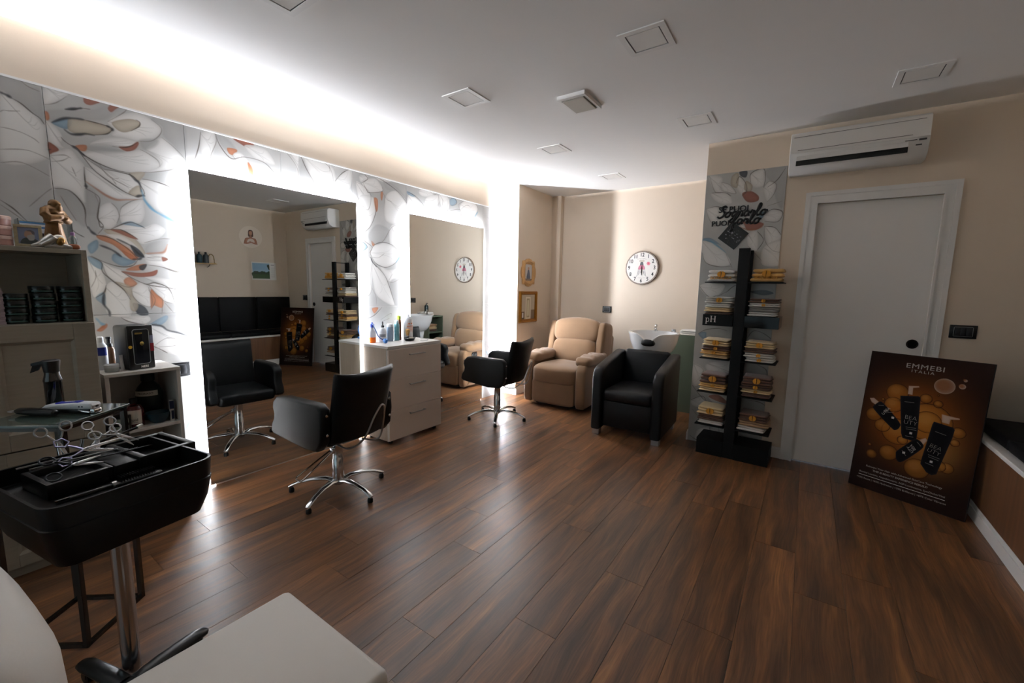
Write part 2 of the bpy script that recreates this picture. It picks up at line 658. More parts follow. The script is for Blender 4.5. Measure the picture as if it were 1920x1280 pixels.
# wall behind the camera, with a shop window
g = G()
WX0, WX1, WZ0, WZ1 = -3.15, -0.15, 0.12, 2.42
g.box(-3.75, YF - 0.12, -0.01, WX0, YF, ZC)
g.box(WX0, YF - 0.12, WZ1, WX1, YF, ZC)
g.box(WX0, YF - 0.12, -0.01, WX1, YF, WZ0)
g.box(WX1, YF - 0.12, -0.01, XR + 0.12, YF, ZC)
struct('wall_front', g, m_beige)
g = G()
for x in (WX0, -2.15, -1.15, WX1 - 0.06):
    g.box(x, YF - 0.09, WZ0, x + 0.06, YF - 0.03, WZ1)
g.box(WX0, YF - 0.09, WZ0, WX1, YF - 0.03, WZ0 + 0.06); g.box(WX0, YF - 0.09, WZ1 - 0.06, WX1, YF - 0.03, WZ1)
win = struct('window_1', g, m_trim)
g = G(); g.box(WX0 + 0.03, YF - 0.064, WZ0 + 0.03, WX1 - 0.03, YF - 0.056, WZ1 - 0.03)
obj('pane', g, glass_mat('clear_glass'), win, smooth=False)

# baseboards
def base_board(name, pts, face):
    """profile board: thick foot, thin top; box runs along one axis"""
    (x0, y0, x1, y1) = pts
    g = G()
    fx, fy = face
    g.box(x0, y0, 0.0, x1 + fx * 0.014, y1 + fy * 0.014, 0.072)
    g.box(x0, y0, 0.072, x1 + fx * 0.009, y1 + fy * 0.009, 0.095, b=0.003, seg=1)
    return struct(name, g, m_trim)
base_board('baseboard_left', (XP, YP, XP, 5.385), (1, 0))
base_board('baseboard_alcove', (-2.935, YQ, -0.15, YQ), (0, -1))
base_board('baseboard_back', (-0.222, YB, -0.078, YB), (0, -1))
base_board('baseboard_end', (XD, YB - 0.014, XD, YB + 0.1), (-1, 0))

# sliding door with casing
g = G()
def casing(x0, x1, z1, w, yf, yb):
    """mitred three-sided casing"""
    for quad in (((x0, 0.0), (x0 + w, 0.0), (x0 + w, z1 - w), (x0, z1)), ((x1 - w, 0.0), (x1, 0.0), (x1, z1), (x1 - w, z1 - w)), ((x0, z1), (x0 + w, z1 - w), (x1 - w, z1 - w), (x1, z1))):
        g.prism(quad, 'y', yf, yb)
casing(-0.080, 0.795, 2.188, 0.030, YB - 0.020, YB + 0.004)
casing(-0.050, 0.765, 2.158, 0.045, YB - 0.014, YB + 0.004)
casing(-0.012, 0.724, 2.114, 0.014, YB - 0.024, YB + 0.012)
door = struct('door_1', g, m_trim)
g = G(); g.box(0.0, YB + 0.022, 0.008, 0.712, YB + 0.06, 2.10, b=0.002)
leaf = obj('door_leaf', g, m_white, door, smooth=False)
g = G(); g.cyl((0.655, YB + 0.023, 1.05), (0.655, YB + 0.016, 1.05), 0.032, n=28)
g.tube([(0.655 + 0.03 * math.cos(t * PI / 12), YB + 0.016, 1.05 + 0.03 * math.sin(t * PI / 12)) for t in range(24)], 0.004, closed=True)
obj('door_handle', g, mat('dark_bronze', '#1c1512', 0.3, metal=0.8), leaf)
# ------------------------------------------------------------------ flowered tiles
# millimetres on the wall: kind, then pairs (along the wall, height)
MURAL_LEFT = """
G 513 2258 585 2288 669 2313 732 2348 778 2375 806 2373 774 2317 735 2281 678 2263 602 2245 548 2217 514 2222
R 675 2390 744 2389 715 2362 684 2343 663 2353
R 779 2381 816 2388 791 2357 771 2336 759 2352
W 522 2377 592 2381 603 2364 568 2325 515 2291
O 512 2253 524 2251 525 2220 513 2214
B 533 2207 565 2233 602 2250 608 2230 589 2192 561 2192
T 602 2249 656 2259 716 2258 760 2255 768 2237 744 2212 689 2191 629 2177 593 2188 592 2225
W 753 2281 812 2335 881 2369 950 2355 994 2320 986 2280 941 2236 880 2212 822 2209 766 2210 773 2247
T 771 2281 820 2313 863 2327 895 2320 888 2294 849 2258 815 2242 787 2251
W 668 2137 728 2185 794 2209 850 2211 881 2203 867 2167 826 2142 762 2151 707 2142
R 790 2156 838 2172 874 2206 881 2195 861 2160 826 2140
W 611 2110 661 2107 741 2122 826 2140 886 2166 936 2155 965 2125 973 2092 918 2052 837 2024 771 2024 700 2043 642 2074
G 628 2118 689 2131 761 2139 816 2136 759 2115 687 2102 643 2085
O 612 2113 654 2128 652 2099 631 2093
W 912 2173 950 2221 995 2264 1046 2228 1105 2153 1049 2100 955 2057 903 2045 973 2092 955 2135
G 890 2222 973 2245 960 2205 906 2172
W 622 2091 657 2049 716 2017 822 2019 863 1978 888 1918 857 1890 800 1910 738 1952 679 2003
T 814 1907 862 1959 888 1918 857 1890
W 639 2008 679 2000 738 1951 800 1909 857 1889 868 1879 806 1868 740 1864 689 1901 640 1937
W 510 2040 560 2080 593 2089 619 2051 641 2012 634 1925 635 1874 627 1820 584 1864 532 1876 505 1877
W 868 1982 925 2003 988 1997 1062 1960 1097 1887 1076 1830 965 1817 905 1855 882 1901
T 822 2018 897 2041 874 1992 859 1986
W 512 2206 546 2189 566 2147 559 2107 569 2088 538 2090 513 2116
R 512 2105 548 2077 523 2054 511 2048
G 950 2355 993 2387 1112 2388 1109 2167 1047 2234 1001 2278 997 2327
G 637 1897 670 1886 684 1830 677 1770 626 1763 629 1821
m 585 2288 618 2298 652 2316 686 2322
h 589 2290 627 2306 652 2317
h 533 2207 581 2242 623 2255 656 2259
m 656 2259 716 2258 760 2255
h 577 2185 600 2170 633 2177 659 2188 691 2189
m 768 2240 744 2212 691 2191
h 747 2256 769 2246 766 2236
m 878 2329 895 2320 888 2294 849 2258
m 561 2143 572 2127 595 2111 615 2106 642 2074 700 2043 771 2024 837 2024
h 599 2110 618 2096 644 2069
m 762 2152 808 2157 848 2177 879 2206
l 950 2355 994 2320 985 2277 941 2229 880 2212
l 886 2166 915 2156 965 2125 973 2092
l 995 2264 1057 2218 1105 2153 1037 2091 955 2057 892 2039
m 622 2091 648 2047 679 2000 738 1951 800 1909 857 1889
m 716 2017 779 2017 836 2009 863 1978 888 1918 852 1889
h 827 2016 849 1990 868 1973 874 1925
h 847 1892 868 1903 888 1905
m 884 2000 935 1999 998 1986 1056 1956
m 637 2011 636 1948 637 1897
o 640 1934 672 1909 714 1877 759 1860 806 1868 866 1878
b 875 1937 886 1883 914 1837 943 1813
l 645 2060 698 2025 749 1978 777 1981
l 748 1972 765 1943
l 700 2043 731 1986 803 1947 835 1936
l 590 2000 603 1952
l 514 2038 566 2054 590 2044
l 514 2009 556 2024 582 2047
l 517 1876 560 1876 599 1844 623 1797 622 1762
m 497 2063 509 2067 520 2070
l 669 1874 681 1830 677 1770
l 515 2288 555 2310 598 2357
l 753 2281 792 2317 832 2359 844 2386
W 677 1743 686 1805 726 1839 753 1816 765 1774 751 1728 720 1693 688 1701
W 765 1768 772 1813 810 1851 873 1881 883 1844 880 1791 858 1745 822 1737 780 1722
W 719 1686 771 1723 817 1742 872 1723 927 1748 975 1717 944 1666 887 1630 849 1623 796 1670
B 771 1727 812 1746 852 1732 872 1721 820 1721
G 634 1898 664 1874 681 1823 672 1742 672 1681 657 1657 628 1700 626 1766
G 514 1875 572 1874 611 1823 625 1777 619 1692 586 1718 556 1778
O 663 1652 717 1648 773 1622 811 1587 839 1547 806 1527 777 1546 759 1570 723 1605 668 1630
T 691 1682 758 1691 807 1671 844 1623 869 1565 862 1544 840 1563 802 1609 745 1639
W 698 1659 766 1660 823 1614 850 1557 833 1543 791 1592 735 1631
R 720 1689 778 1687 838 1648 805 1651 757 1672
K 802 1609 837 1589 862 1544 823 1549
G 663 1623 721 1580 757 1538 821 1517 804 1494 753 1481 687 1500 629 1534 619 1577 639 1610
B 620 1589 659 1624 660 1581 630 1547
B 729 1555 786 1527 821 1517 763 1486 716 1516
O 760 1576 803 1554 827 1529 796 1527
W 672 1499 713 1477 751 1460 788 1416 814 1382 775 1366 726 1388 686 1432
O 757 1402 784 1422 817 1382 774 1364
W 788 1343 828 1390 868 1364 880 1296 871 1248 829 1262 796 1303
W 676 1361 707 1394 753 1349 779 1290 773 1197 683 1201 665 1272
R 751 1455 832 1449 886 1458 919 1471 906 1438 851 1426 800 1430
O 772 1467 830 1497 867 1502 849 1470 802 1461
K 835 1490 870 1502 854 1468 836 1470
W 870 1383 925 1392 968 1358 994 1266 940 1280 899 1333
W 866 1565 948 1571 980 1629 1042 1593 1073 1524 1051 1470 965 1483 878 1496
G 881 1620 966 1662 1000 1665 980 1629 949 1575 872 1566
W 870 1544 947 1550 974 1538 945 1525 880 1525
R 947 1550 977 1539 951 1524
W 614 1522 658 1500 669 1450 677 1368 630 1304 615 1354
B 615 1531 668 1503 667 1462 630 1486
B 630 1304 667 1333 669 1266 651 1272
W 851 1424 961 1421 1044 1352 1067 1250 997 1280 968 1358 925 1392
G 939 1267 990 1259 1033 1186 922 1190
O 878 1350 904 1323 935 1288 926 1239 888 1254 871 1241
T 717 1394 785 1369 785 1303 762 1336
K 788 1270 839 1249 857 1200 809 1202
T 782 1323 813 1263 800 1223 775 1237
m 634 1898 686 1860 678 1792 672 1742 692 1702 666 1658
h 628 1693 643 1665 663 1650
h 636 1922 639 1899
m 514 1875 572 1874 611 1823 624 1777 621 1717 627 1681
l 536 1839 557 1784 586 1718
m 541 1700 576 1657 610 1634
m 674 1742 678 1700 690 1701
l 735 1838 757 1810 764 1768 751 1728
l 765 1768 778 1820 831 1867 884 1886
m 722 1690 771 1723 812 1741 847 1731 877 1715
m 663 1652 725 1637 790 1585 832 1530
m 700 1685 759 1694 807 1671 838 1647
h 745 1639 802 1606 835 1563 862 1544
h 670 1597 721 1573 757 1539
h 807 1528 832 1530 849 1537
m 620 1534 668 1503 669 1450 708 1400 753 1349 779 1290
m 629 1535 687 1501 753 1481 804 1492 832 1530
l 672 1499 686 1432 726 1388 774 1364 814 1382
l 788 1343 796 1303 829 1262 871 1248 880 1296 868 1364
m 751 1455 798 1416 859 1384 903 1392 968 1358 994 1266
l 869 1377 899 1333 940 1280 990 1263
m 878 1499 943 1489 1010 1464 1063 1467
o 872 1566 915 1572 960 1583 980 1629
l 876 1545 947 1552 974 1539 945 1523
m 848 1384 907 1371 968 1362 1061 1345
l 867 1350 896 1289 870 1227
h 667 1330 660 1272 680 1227 682 1197
l 676 1361 665 1272
m 630 1304 667 1333 679 1374
b 881 1882 922 1830 986 1793 1030 1772 1075 1750
l 965 1483 1021 1465 1067 1431
l 866 1628 943 1659 1000 1665
l 932 1288 923 1197
l 939 1274 981 1209
l 616 1361 638 1411 641 1455
W 1200 2347 1272 2390 1287 2325 1245 2205 1198 2229
G 1289 2385 1355 2362 1410 2296 1375 2262 1317 2303
O 1351 2300 1410 2303 1390 2266 1361 2265
R 1390 2372 1463 2384 1524 2365 1485 2335 1437 2348
W 1384 2265 1433 2290 1482 2239 1476 2173 1422 2199
W 1461 2348 1601 2360 1664 2269 1583 2263 1507 2283
O 1473 2237 1503 2205 1506 2147 1482 2161
m 1201 2359 1184 2261 1146 2145
m 1283 2383 1306 2306 1371 2237 1456 2268 1583 2263 1660 2201
l 1272 2390 1287 2325 1245 2205 1275 2152
l 1375 2262 1428 2200 1448 2115
l 1482 2239 1481 2148
o 1479 2238 1502 2153
b 1415 2172 1448 2115
W 1768 2384 1887 2393 1851 2271 1833 2211 1808 2304
G 1856 2386 1913 2286 1978 2146 1877 2163 1836 2268
W 1886 2379 2045 2390 2145 2339 2138 2169 1972 2197 1913 2286
W 2160 2281 2290 2387 2304 2265 2227 2171 2147 2171
l 1746 2378 1822 2293 1836 2209
m 1856 2386 1898 2296 1957 2208 1983 2143
l 2045 2382 2110 2331 2140 2200
m 2141 2247 2215 2331 2299 2386
l 2095 2372 2101 2313
o 1876 2141 1939 2168 1979 2154
W 2405 2297 2538 2357 2619 2297 2618 2258 2468 2222
W 2342 2284 2417 2268 2494 2197 2464 2073 2387 2103
W 2369 2159 2520 2185 2544 2063 2486 1934 2419 1871 2367 1876
W 2659 2222 2777 2294 2883 2245 2913 2155 2879 2008 2741 1978 2640 2022
G 2634 2356 2749 2346 2884 2268 2906 2201 2777 2294 2675 2286
W 2381 2345 2459 2362 2458 2329 2393 2295
W 2539 2390 2735 2399 2705 2359 2592 2347
O 2527 2181 2567 2177 2565 2089 2544 2074
O 2604 2250 2629 2249 2616 2180 2602 2195
O 2490 1802 2530 1772 2502 1758
W 2466 1694 2523 1769 2621 1801 2737 1780 2820 1716 2764 1628 2645 1572 2532 1603
W 2491 1601 2614 1515 2670 1423 2741 1214 2552 1294 2500 1420
W 2358 1588 2485 1645 2483 1420 2456 1323 2362 1261
W 2671 1441 2730 1436 2815 1475 2825 1572 2673 1553 2573 1583
B 2351 1766 2403 1780 2444 1742 2388 1699 2350 1712
G 2555 1954 2696 1915 2621 1804 2523 1772 2457 1843
W 2711 1963 2848 1980 2844 1789 2812 1739 2693 1805
G 2685 1424 2807 1462 2834 1212 2756 1213
O 2480 1191 2550 1195 2506 1144
l 2342 2284 2417 2268 2494 2197 2464 2073 2387 2103 2345 2191
m 2418 2289 2455 2233 2481 2222 2618 2258 2619 2297
m 2433 2367 2464 2336 2405 2292
l 2369 2159 2374 2112 2438 2079
m 2540 2162 2544 2063 2486 1934 2419 1871
m 2538 2379 2676 2342 2822 2280 2914 2203
l 2631 2244 2673 2196 2731 2183
l 2645 2225 2645 2113
m 2466 1694 2523 1769 2621 1801 2737 1780 2820 1710
m 2492 1657 2473 1695 2495 1747 2416 1795 2367 1854
l 2523 1769 2621 1815 2726 1953 2848 1992
m 2820 1710 2764 1623 2645 1572 2532 1603 2492 1657
h 2479 1656 2498 1612 2545 1570
m 2498 1612 2614 1515 2670 1423 2749 1214
l 2491 1601 2472 1419 2524 1305 2529 1224
l 2671 1441 2730 1436 2815 1475
m 2351 1766 2403 1780 2444 1742 2388 1699
l 2492 1657 2561 1656 2633 1701
l 2486 1657 2386 1628 2347 1636
l 2349 1262 2456 1317 2482 1385
l 2355 1461 2422 1519
b 2764 1623 2827 1692
m 2383 1092 2492 1121 2593 1199
l 2575 1082 2694 1137 2693 1100
l 2678 1089 2604 1069
W 3067 2346 3140 2393 3227 2394 3277 2350 3201 2316 3103 2309
W 3151 2274 3226 2332 3342 2353 3355 2291 3277 2215 3175 2172
W 3693 2320 3814 2394 3940 2381 3999 2310 3910 2205 3785 2166 3693 2223
B 3526 2349 3590 2374 3633 2339 3576 2289 3526 2292
W 2928 2277 3019 2277 3102 2222 3150 2151 3029 2124 2925 2116
B 2923 2318 3020 2294 2985 2279 2922 2293
W 3356 2373 3491 2361 3505 2251 3422 2220 3369 2285
m 2923 2310 3020 2290 3126 2226 3156 2150
l 3202 2389 3277 2350 3356 2382 3491 2361
l 3356 2373 3342 2280 3382 2176
l 3277 2215 3175 2172
l 3409 2337 3409 2254 3463 2189
m 3526 2285 3604 2301 3633 2339 3576 2372 3526 2349
l 3693 2262 3663 2315 3814 2394 3940 2381 3999 2310 3910 2200
m 3519 2225 3678 2264 3708 2186 3739 2151
l 3693 2262 3783 2325 3861 2328
b 3942 2220 3999 2289
l 4178 2254 4322 2210 4267 2267 4211 2343
T 4283 2354 4392 2393 4413 2288 4322 2221
l 4282 2376 4338 2320 4415 2233
o 4270 2117 4398 2143
l 4271 2063 4363 2052 4421 2003
l 4254 1986 4329 1928
W 368 2288 401 2281 429 2264 471 2231 498 2207 506 2169 505 2088 499 2012 341 1973
G 377 2393 424 2389 459 2356 506 2346 502 2192 471 2231 401 2281 368 2296
h 368 2294 389 2288 402 2280
m 402 2280 432 2265 466 2233 492 2214 505 2189
l 360 2202 372 2213 390 2216 426 2227
l 354 2131 386 2131 423 2125 461 2108 479 2091
l 426 2390 444 2370 464 2355 503 2345
m 325 1783 365 1747 405 1692
l 323 1761 363 1725 401 1686
l 345 2025 434 2044 510 2019
l 340 1961 414 1979 503 1933
l 419 1766 480 1844 506 1872
B 856 1137 940 1190 949 1165 903 1127
W 855 1123 914 1126 945 1097 1000 1076 1057 1054 1048 926 935 953 873 1001
W 730 1189 804 1192 855 1190 863 1163 831 1145 771 1155
O 623 1120 662 1155 665 1136 640 1112
G 951 1186 1030 1182 1057 1054 1000 1079 945 1097
m 730 1186 762 1162 811 1146 851 1137 893 1141
h 856 1137 914 1126 945 1097 1000 1076 1062 1046
m 858 1009 894 985 935 953
l 874 1008 942 1049 1019 1022
l 894 996 977 997 1019 1022
b 623 1188 643 1156 661 1148
o 622 1117 661 1148
b 999 528 1021 500 1013 466 993 434
l 1088 1180 1030 1182
l 4192 1192 4268 1133 4213 1054
l 4251 1029 4350 906 4314 790
l 4201 682 4319 550 4397 589
b 4184 601 4223 549
o 4279 602 4338 560
"""
MURAL_DOOR = """
W -588 2321 -564 2375 -512 2312 -503 2250 -533 2217 -575 2268
W -481 2389 -393 2417 -373 2335 -381 2277 -444 2269 -485 2319
W -707 2346 -636 2317 -582 2238 -651 2254 -697 2282
W -380 2267 -340 2312 -293 2276 -304 2199 -344 2148 -376 2216
W -776 2264 -671 2256 -619 2221 -605 2157 -693 2163 -757 2209
W -813 2133 -712 2141 -637 2065 -662 2004 -720 1979 -775 2033
W -362 2044 -303 2084 -240 2064 -228 2021 -268 1981 -340 1991
R -534 2233 -470 2246 -411 2200 -417 2160 -491 2162
R -554 1996 -450 1999 -357 1974 -399 1929 -473 1926 -541 1959
W -600 1968 -516 1993 -473 1928 -417 1925 -470 1886 -549 1933
W -470 1897 -397 1913 -385 1758 -453 1792
W -346 1951 -265 1936 -223 1853 -296 1784 -328 1838
W -824 1850 -730 1833 -622 1734 -581 1647 -674 1624 -779 1659 -822 1751
W -341 1777 -230 1833 -213 1732 -213 1631 -339 1638
B -362 2033 -355 2063 -392 2076 -386 2005
B -820 1872 -753 1874 -668 1811 -699 1823 -782 1848
T -622 2387 -575 2402 -576 2289 -626 2315
K -567 2416 -511 2413 -516 2364 -555 2379
W -812 2412 -700 2387 -703 2293 -660 2252 -752 2277
G -382 2396 -235 2405 -234 2093 -294 2188 -293 2276 -340 2317
W -817 1448 -735 1483 -612 1462 -656 1373 -737 1354
G -524 1474 -308 1481 -238 1404 -391 1369 -508 1398
K -413 1411 -303 1424 -238 1399 -318 1382
T -514 2333 -465 2296 -470 2246 -518 2262
m -588 2321 -564 2375 -512 2312 -503 2250 -533 2217
m -475 2308 -481 2389 -393 2417 -373 2335 -380 2267
l -707 2346 -636 2317 -582 2238 -697 2276
l -380 2267 -340 2312 -288 2276 -304 2199 -344 2148
m -776 2264 -671 2256 -619 2221
m -808 2133 -712 2141 -638 2076
l -813 2133 -775 2033 -720 1979 -662 2004
m -354 2053 -303 2084 -241 2069 -227 2033 -260 1981 -349 1992
o -541 1959 -445 1927 -372 1943 -357 1974
m -601 2104 -524 2108 -447 2071
m -397 1913 -346 1839 -385 1758
l -346 1951 -337 1838 -276 1754 -213 1732
m -346 1951 -273 1936 -224 1873
m -817 1751 -779 1661 -674 1624 -574 1625
b -820 1861 -751 1847 -623 1745
l -622 1734 -581 1647 -564 1614
l -453 1792 -341 1664
m -235 2405 -287 2315 -353 2264
l -802 2410 -752 2277 -700 2256
m -817 1448 -737 1360 -656 1373
m -597 1397 -523 1463 -400 1475
l -665 1362 -569 1419
l -238 2143 -341 2112
W -704 751 -502 797 -491 651 -678 672
W -820 390 -725 442 -673 379 -739 332 -806 344
G -798 1020 -665 1076 -562 1061 -578 1003 -730 968
B -798 1020 -735 1036 -741 967
W -673 462 -518 475 -492 399 -615 389
R -672 450 -590 475 -503 409 -596 416
W -411 640 -227 709 -198 582 -387 576
W -746 112 -641 159 -635 76 -750 1
W -630 161 -508 198 -510 92 -592 73
W -822 737 -721 690 -734 571 -808 536
m -798 1020 -737 1059 -634 1078 -562 1061
m -401 1007 -359 1075 -283 1060 -205 1002
l -822 737 -732 689 -768 590
m -820 390 -725 442 -673 379
m -819 534 -748 450 -679 390
l -694 752 -514 694 -491 651
m -307 786 -239 751 -223 666
l -804 308 -744 246 -668 237
m -641 159 -624 78
l -569 185 -552 94
m -809 50 -739 16 -641 14
m -359 468 -263 462 -204 427
l -392 141 -256 137
"""

PETAL = {'W': ('#d9d6d1', '#74716c'), 'G': ('#9f9d99', '#6e6c69'), 'O': ('#b8734f', '#7a4632'), 'R': ('#8e4f3d', '#5c3328'), 'T': ('#b5aa98', '#6e5f4c'), 'B': ('#7f97a5', '#44596a'), 'K': ('#3a3f44', '#1e2226')}
LINE = {'l': (3.6, '#5b534b', 0.7), 'm': (5.6, '#3d352f', 0.8), 'h': (12.0, '#262729', 0.85), 'b': (16.0, '#5b8aa6', 0.7), 'o': (12.0, '#94583c', 0.65)}
def mural(name, data, u0, u1, z1, res, bg='#adaba7'):
    cv = Canvas(int((u1 - u0) / res), int(z1 / res), bg)
    n = cv.noise[..., None]
    cv.a *= 0.86 + 0.26 * n
    mm = 0.001 / res
    for ln in data.strip().splitlines():
        t = ln.split()
        v = np.array(t[1:], float).reshape(-1, 2)
        P = np.stack([(v[:, 0] / 1000 - u0) / res, (z1 - v[:, 1] / 1000) / res], 1)
        k = t[0]
        if k in PETAL:
            c, e = PETAL[k]
            if k == 'W':
                cv.fill(P, c, 0.92, edge=e, ew=14 * mm, ea=0.36, mottle=0.10)
                cen = P.mean(0)
                for q in range(3):      # fine veins from the base of the petal
                    tip = P[(len(P) // 2 + q - 1) % len(P)]
                    cv.stroke([P[0], cen + (tip - cen) * 0.15 + (q - 1) * 6 * mm, cen + (tip - cen) * 0.72], max(1.1, 2.6 * mm), '#7d7a74', 0.32)
            elif k == 'G':
                cv.fill(P, c, 0.55, edge=e, ew=35 * mm, ea=0.3, soft=14 * mm, mottle=0.25)
            else:
                cv.fill(P, c, 0.85, edge=e, ew=12 * mm, ea=0.55, soft=5 * mm, mottle=0.3)
        else:
            w, c, a = LINE[k]
            cv.stroke(P, max(1.2, w * mm), c, a, soft=1.2 if k in 'lm' else 3.0)
    return print_mat(name, cv, rough=0.28)
m_mural = mural('flower_print', MURAL_LEFT, -0.15, YE, ZT, 0.003)
m_mural2 = mural('flower_print_door', MURAL_DOOR, -0.84, -0.21, 2.42, 0.003)

def tile(y0, y1, z0, z1, parent, m, u0, u1, zt, axis):
    g = G()
    e = 0.0009
    if axis == 'x':
        g.box(XW - 0.010, y0 + e, z0 + e, XW, y1 - e, z1 - e, b=0.001, seg=1)
        f = lambda co: (co.y - u0) / (u1 - u0)
    else:
        g.box(y0 + e, YB - 0.009, z0 + e, y1 - e, YB, z1 - e, b=0.001, seg=1)
        f = lambda co: (co.x - u0) / (u1 - u0)
    o = obj('tile', g, m, parent, smooth=False)
    planar_uv(o, f, lambda co: co.z / zt)
    return o
ys = [-0.09, 0.511, 1.109, 1.703, 2.303, 2.905, 3.488, 4.094, YE]
for a, b_ in zip(ys, ys[1:]):
    tile(a, b_, 0.0, 1.205, wall_left, m_mural, -0.15, YE, ZT, 'x')
    tile(a, b_, 1.205, ZT - 0.004, wall_left, m_mural, -0.15, YE, ZT, 'x')
wb = bpy.data.objects['wall_back']
tile(XD, -0.222, 0.0, 1.215, wb, m_mural2, -0.84, -0.21, 2.42, 'y')
tile(XD, -0.222, 1.215, 2.418, wb, m_mural2, -0.84, -0.21, 2.42, 'y')
# ------------------------------------------------------------------ mirrors with light strips behind three edges
m_mirror = mat('mirror_silver', '#dfe3e2', 0.0, metal=1.0, var=0.0)
def mirror(y0, y1, z1, label, dim=False):
    t = thing('wall_mirror', label, 'mirror', (XM, (y0 + y1) / 2, 0.0))
    w = (y1 - y0) / 2
    g = G(); g.box(-0.005, -w, 0.012, 0.0, w, z1)
    obj('mirror_glass', g, m_mirror, t, smooth=False)
    i = 0.03
    g = G(); g.box(XW - XM, -w + i, 0.0, -0.006, w - i, z1 - i)
    obj('backing_board', g, m_white, t, smooth=False)
    a, b_ = XW - XM + 0.006, -0.009
    for s in (-1, 1):      # strips sit on the backing edge and face outwards and to the wall
        y0_, y1_ = s * (w - i + 0.0185), s * (w - i + 0.002)
        g = G(); g.quad((b_, y0_, 0.02), (b_, y0_, z1 - i), (a + 0.004, y1_, z1 - i), (a + 0.004, y1_, 0.02))
        obj('light_strip', g, m_led4 if (s > 0 and dim) else m_led2, t, smooth=False)
    g = G(); g.quad((b_, -w + i, z1 - i + 0.0185), (b_, w - i, z1 - i + 0.0185), (a + 0.004, w - i, z1 - i + 0.002), (a + 0.004, -w + i, z1 - i + 0.002))
    obj('light_strip', g, m_led2, t, smooth=False)
    return t
mirror(1.107, 2.322, 2.104, 'tall backlit mirror reflecting the black bench, left of the drawer cabinet')
mirror(2.916, 4.080, 2.104, 'tall backlit mirror reflecting the round clock and beige recliner', True)

# ------------------------------------------------------------------ ceiling: square lamps and air vent
def ceiling_light(x, y, label):
    t = thing('ceiling_light', label, 'ceiling light', (x, y, ZC), 0, 'square lamps in the ceiling')
    g = G()
    s, q = 0.118, 0.088
    for a in ((-s, -s, s, -q), (-s, q, s, s), (-s, -q, -q, q), (q, -q, s, q)):
        g.box(a[0], a[1], -0.0055, a[2], a[3], 0.0)
    obj('frame', g, m_trim, t, smooth=False)
    g = G(); g.box(-q, -q, -0.0012, q, q, -0.0002)
    obj('shade_backing', g, mat('shadow_gap', '#4a4744', 0.8), t, smooth=False)  # dark backing plate, shade of the gap put into its colour
    g = G(); g.box(-q + 0.006, -q + 0.006, -0.004, q - 0.006, q - 0.006, -0.0008)
    obj('diffuser', g, mat('opal_plastic', '#e4e2de', 0.5, var=0.01), t, smooth=False)
    return t
ceiling_light(-2.045, 2.348, 'square ceiling lamp nearest the first mirror, left of the air vent')
ceiling_light(-0.798, 2.325, 'square ceiling lamp alone in the middle, high above the wooden floor')
ceiling_light(-0.804, 3.573, 'square ceiling lamp between the air vent and the flowered door panel')
ceiling_light(-2.055, 3.605, 'square ceiling lamp behind the air vent, above the second black chair')
ceiling_light(-1.956, 4.771, 'square ceiling lamp farthest back, above the round clock')
ceiling_light(0.436, 3.528, 'square ceiling lamp close to the air conditioner')
ceiling_light(-2.045, 1.095, 'square ceiling lamp cut off by the top edge of the picture')
t = thing('air_vent', 'raised square air vent with grey plate among the ceiling lamps', 'vent', (-1.407, 2.80, ZC))
g = G()
for a in ((-.1, -.14, .1, -.11), (-.1, .11, .1, .14), (-.1, -.11, -.085, .11), (.085, -.11, .1, .11)):
    g.box(a[0], a[1], -0.024, a[2], a[3], 0.0)
obj('frame', g, m_trim, t, smooth=False)
g = G(); g.box(-0.078, -0.105, -0.032, 0.078, 0.105, -0.018, b=0.004)
obj('cover_plate', g, mat('vent_grey', '#b3aea3', 0.6), t, smooth=False)

# ------------------------------------------------------------------ air conditioner
t = thing('air_conditioner', 'white split air conditioner mounted over the white sliding door', 'air conditioner', (0.182, YB, 2.315))
g = G()
prof = [(0, 0.005), (-0.12, 0.0), (-0.175, 0.03), (-0.205, 0.11), (-0.20, 0.255), (-0.18, 0.285), (0, 0.285)]
g.prism([(p[0], p[1]) for p in prof], 'x', -0.39, 0.39, b=0.006)
obj('body', g, m_trim, t)
g = G(); g.prism([(-0.2065, 0.135), (-0.2105, 0.135), (-0.2055, 0.268), (-0.2005, 0.268)], 'x', -0.385, 0.388)
fp = obj('front_panel', g, m_white, t, smooth=False)
g = G(); g.box(-0.34, -0.2125, 0.150, 0.30, -0.208, 0.153); g.box(-0.37, -0.2085, 0.247, 0.36, -0.2045, 0.2495)
obj('groove', g, mat('grey_line', '#6b6763', 0.6), fp, smooth=False)
g = G(); g.box(-0.345, -0.199, 0.045, 0.285, -0.190, 0.105, M=rot('X', -8, (0, -0.195, 0.07)))
obj('outlet_slot', g, m_blackm, t, smooth=False)
g = G(); g.box(-0.345, -0.213, 0.078, 0.285, -0.206, 0.110, b=0.002, M=rot('X', -10, (0, -0.21, 0.09)))
obj('louver', g, m_trim, t, smooth=False)
g = G(); g.box(0.335, -0.2125, 0.112, 0.372, -0.205, 0.122); g.box(0.322, -0.2065, 0.082, 0.352, -0.2, 0.089); g.box(0.265, -0.2125, 0.116, 0.325, -0.208, 0.119)
obj('indicator_panel', g, mat('grey_dark', '#3c3a38', 0.5), t, smooth=False)

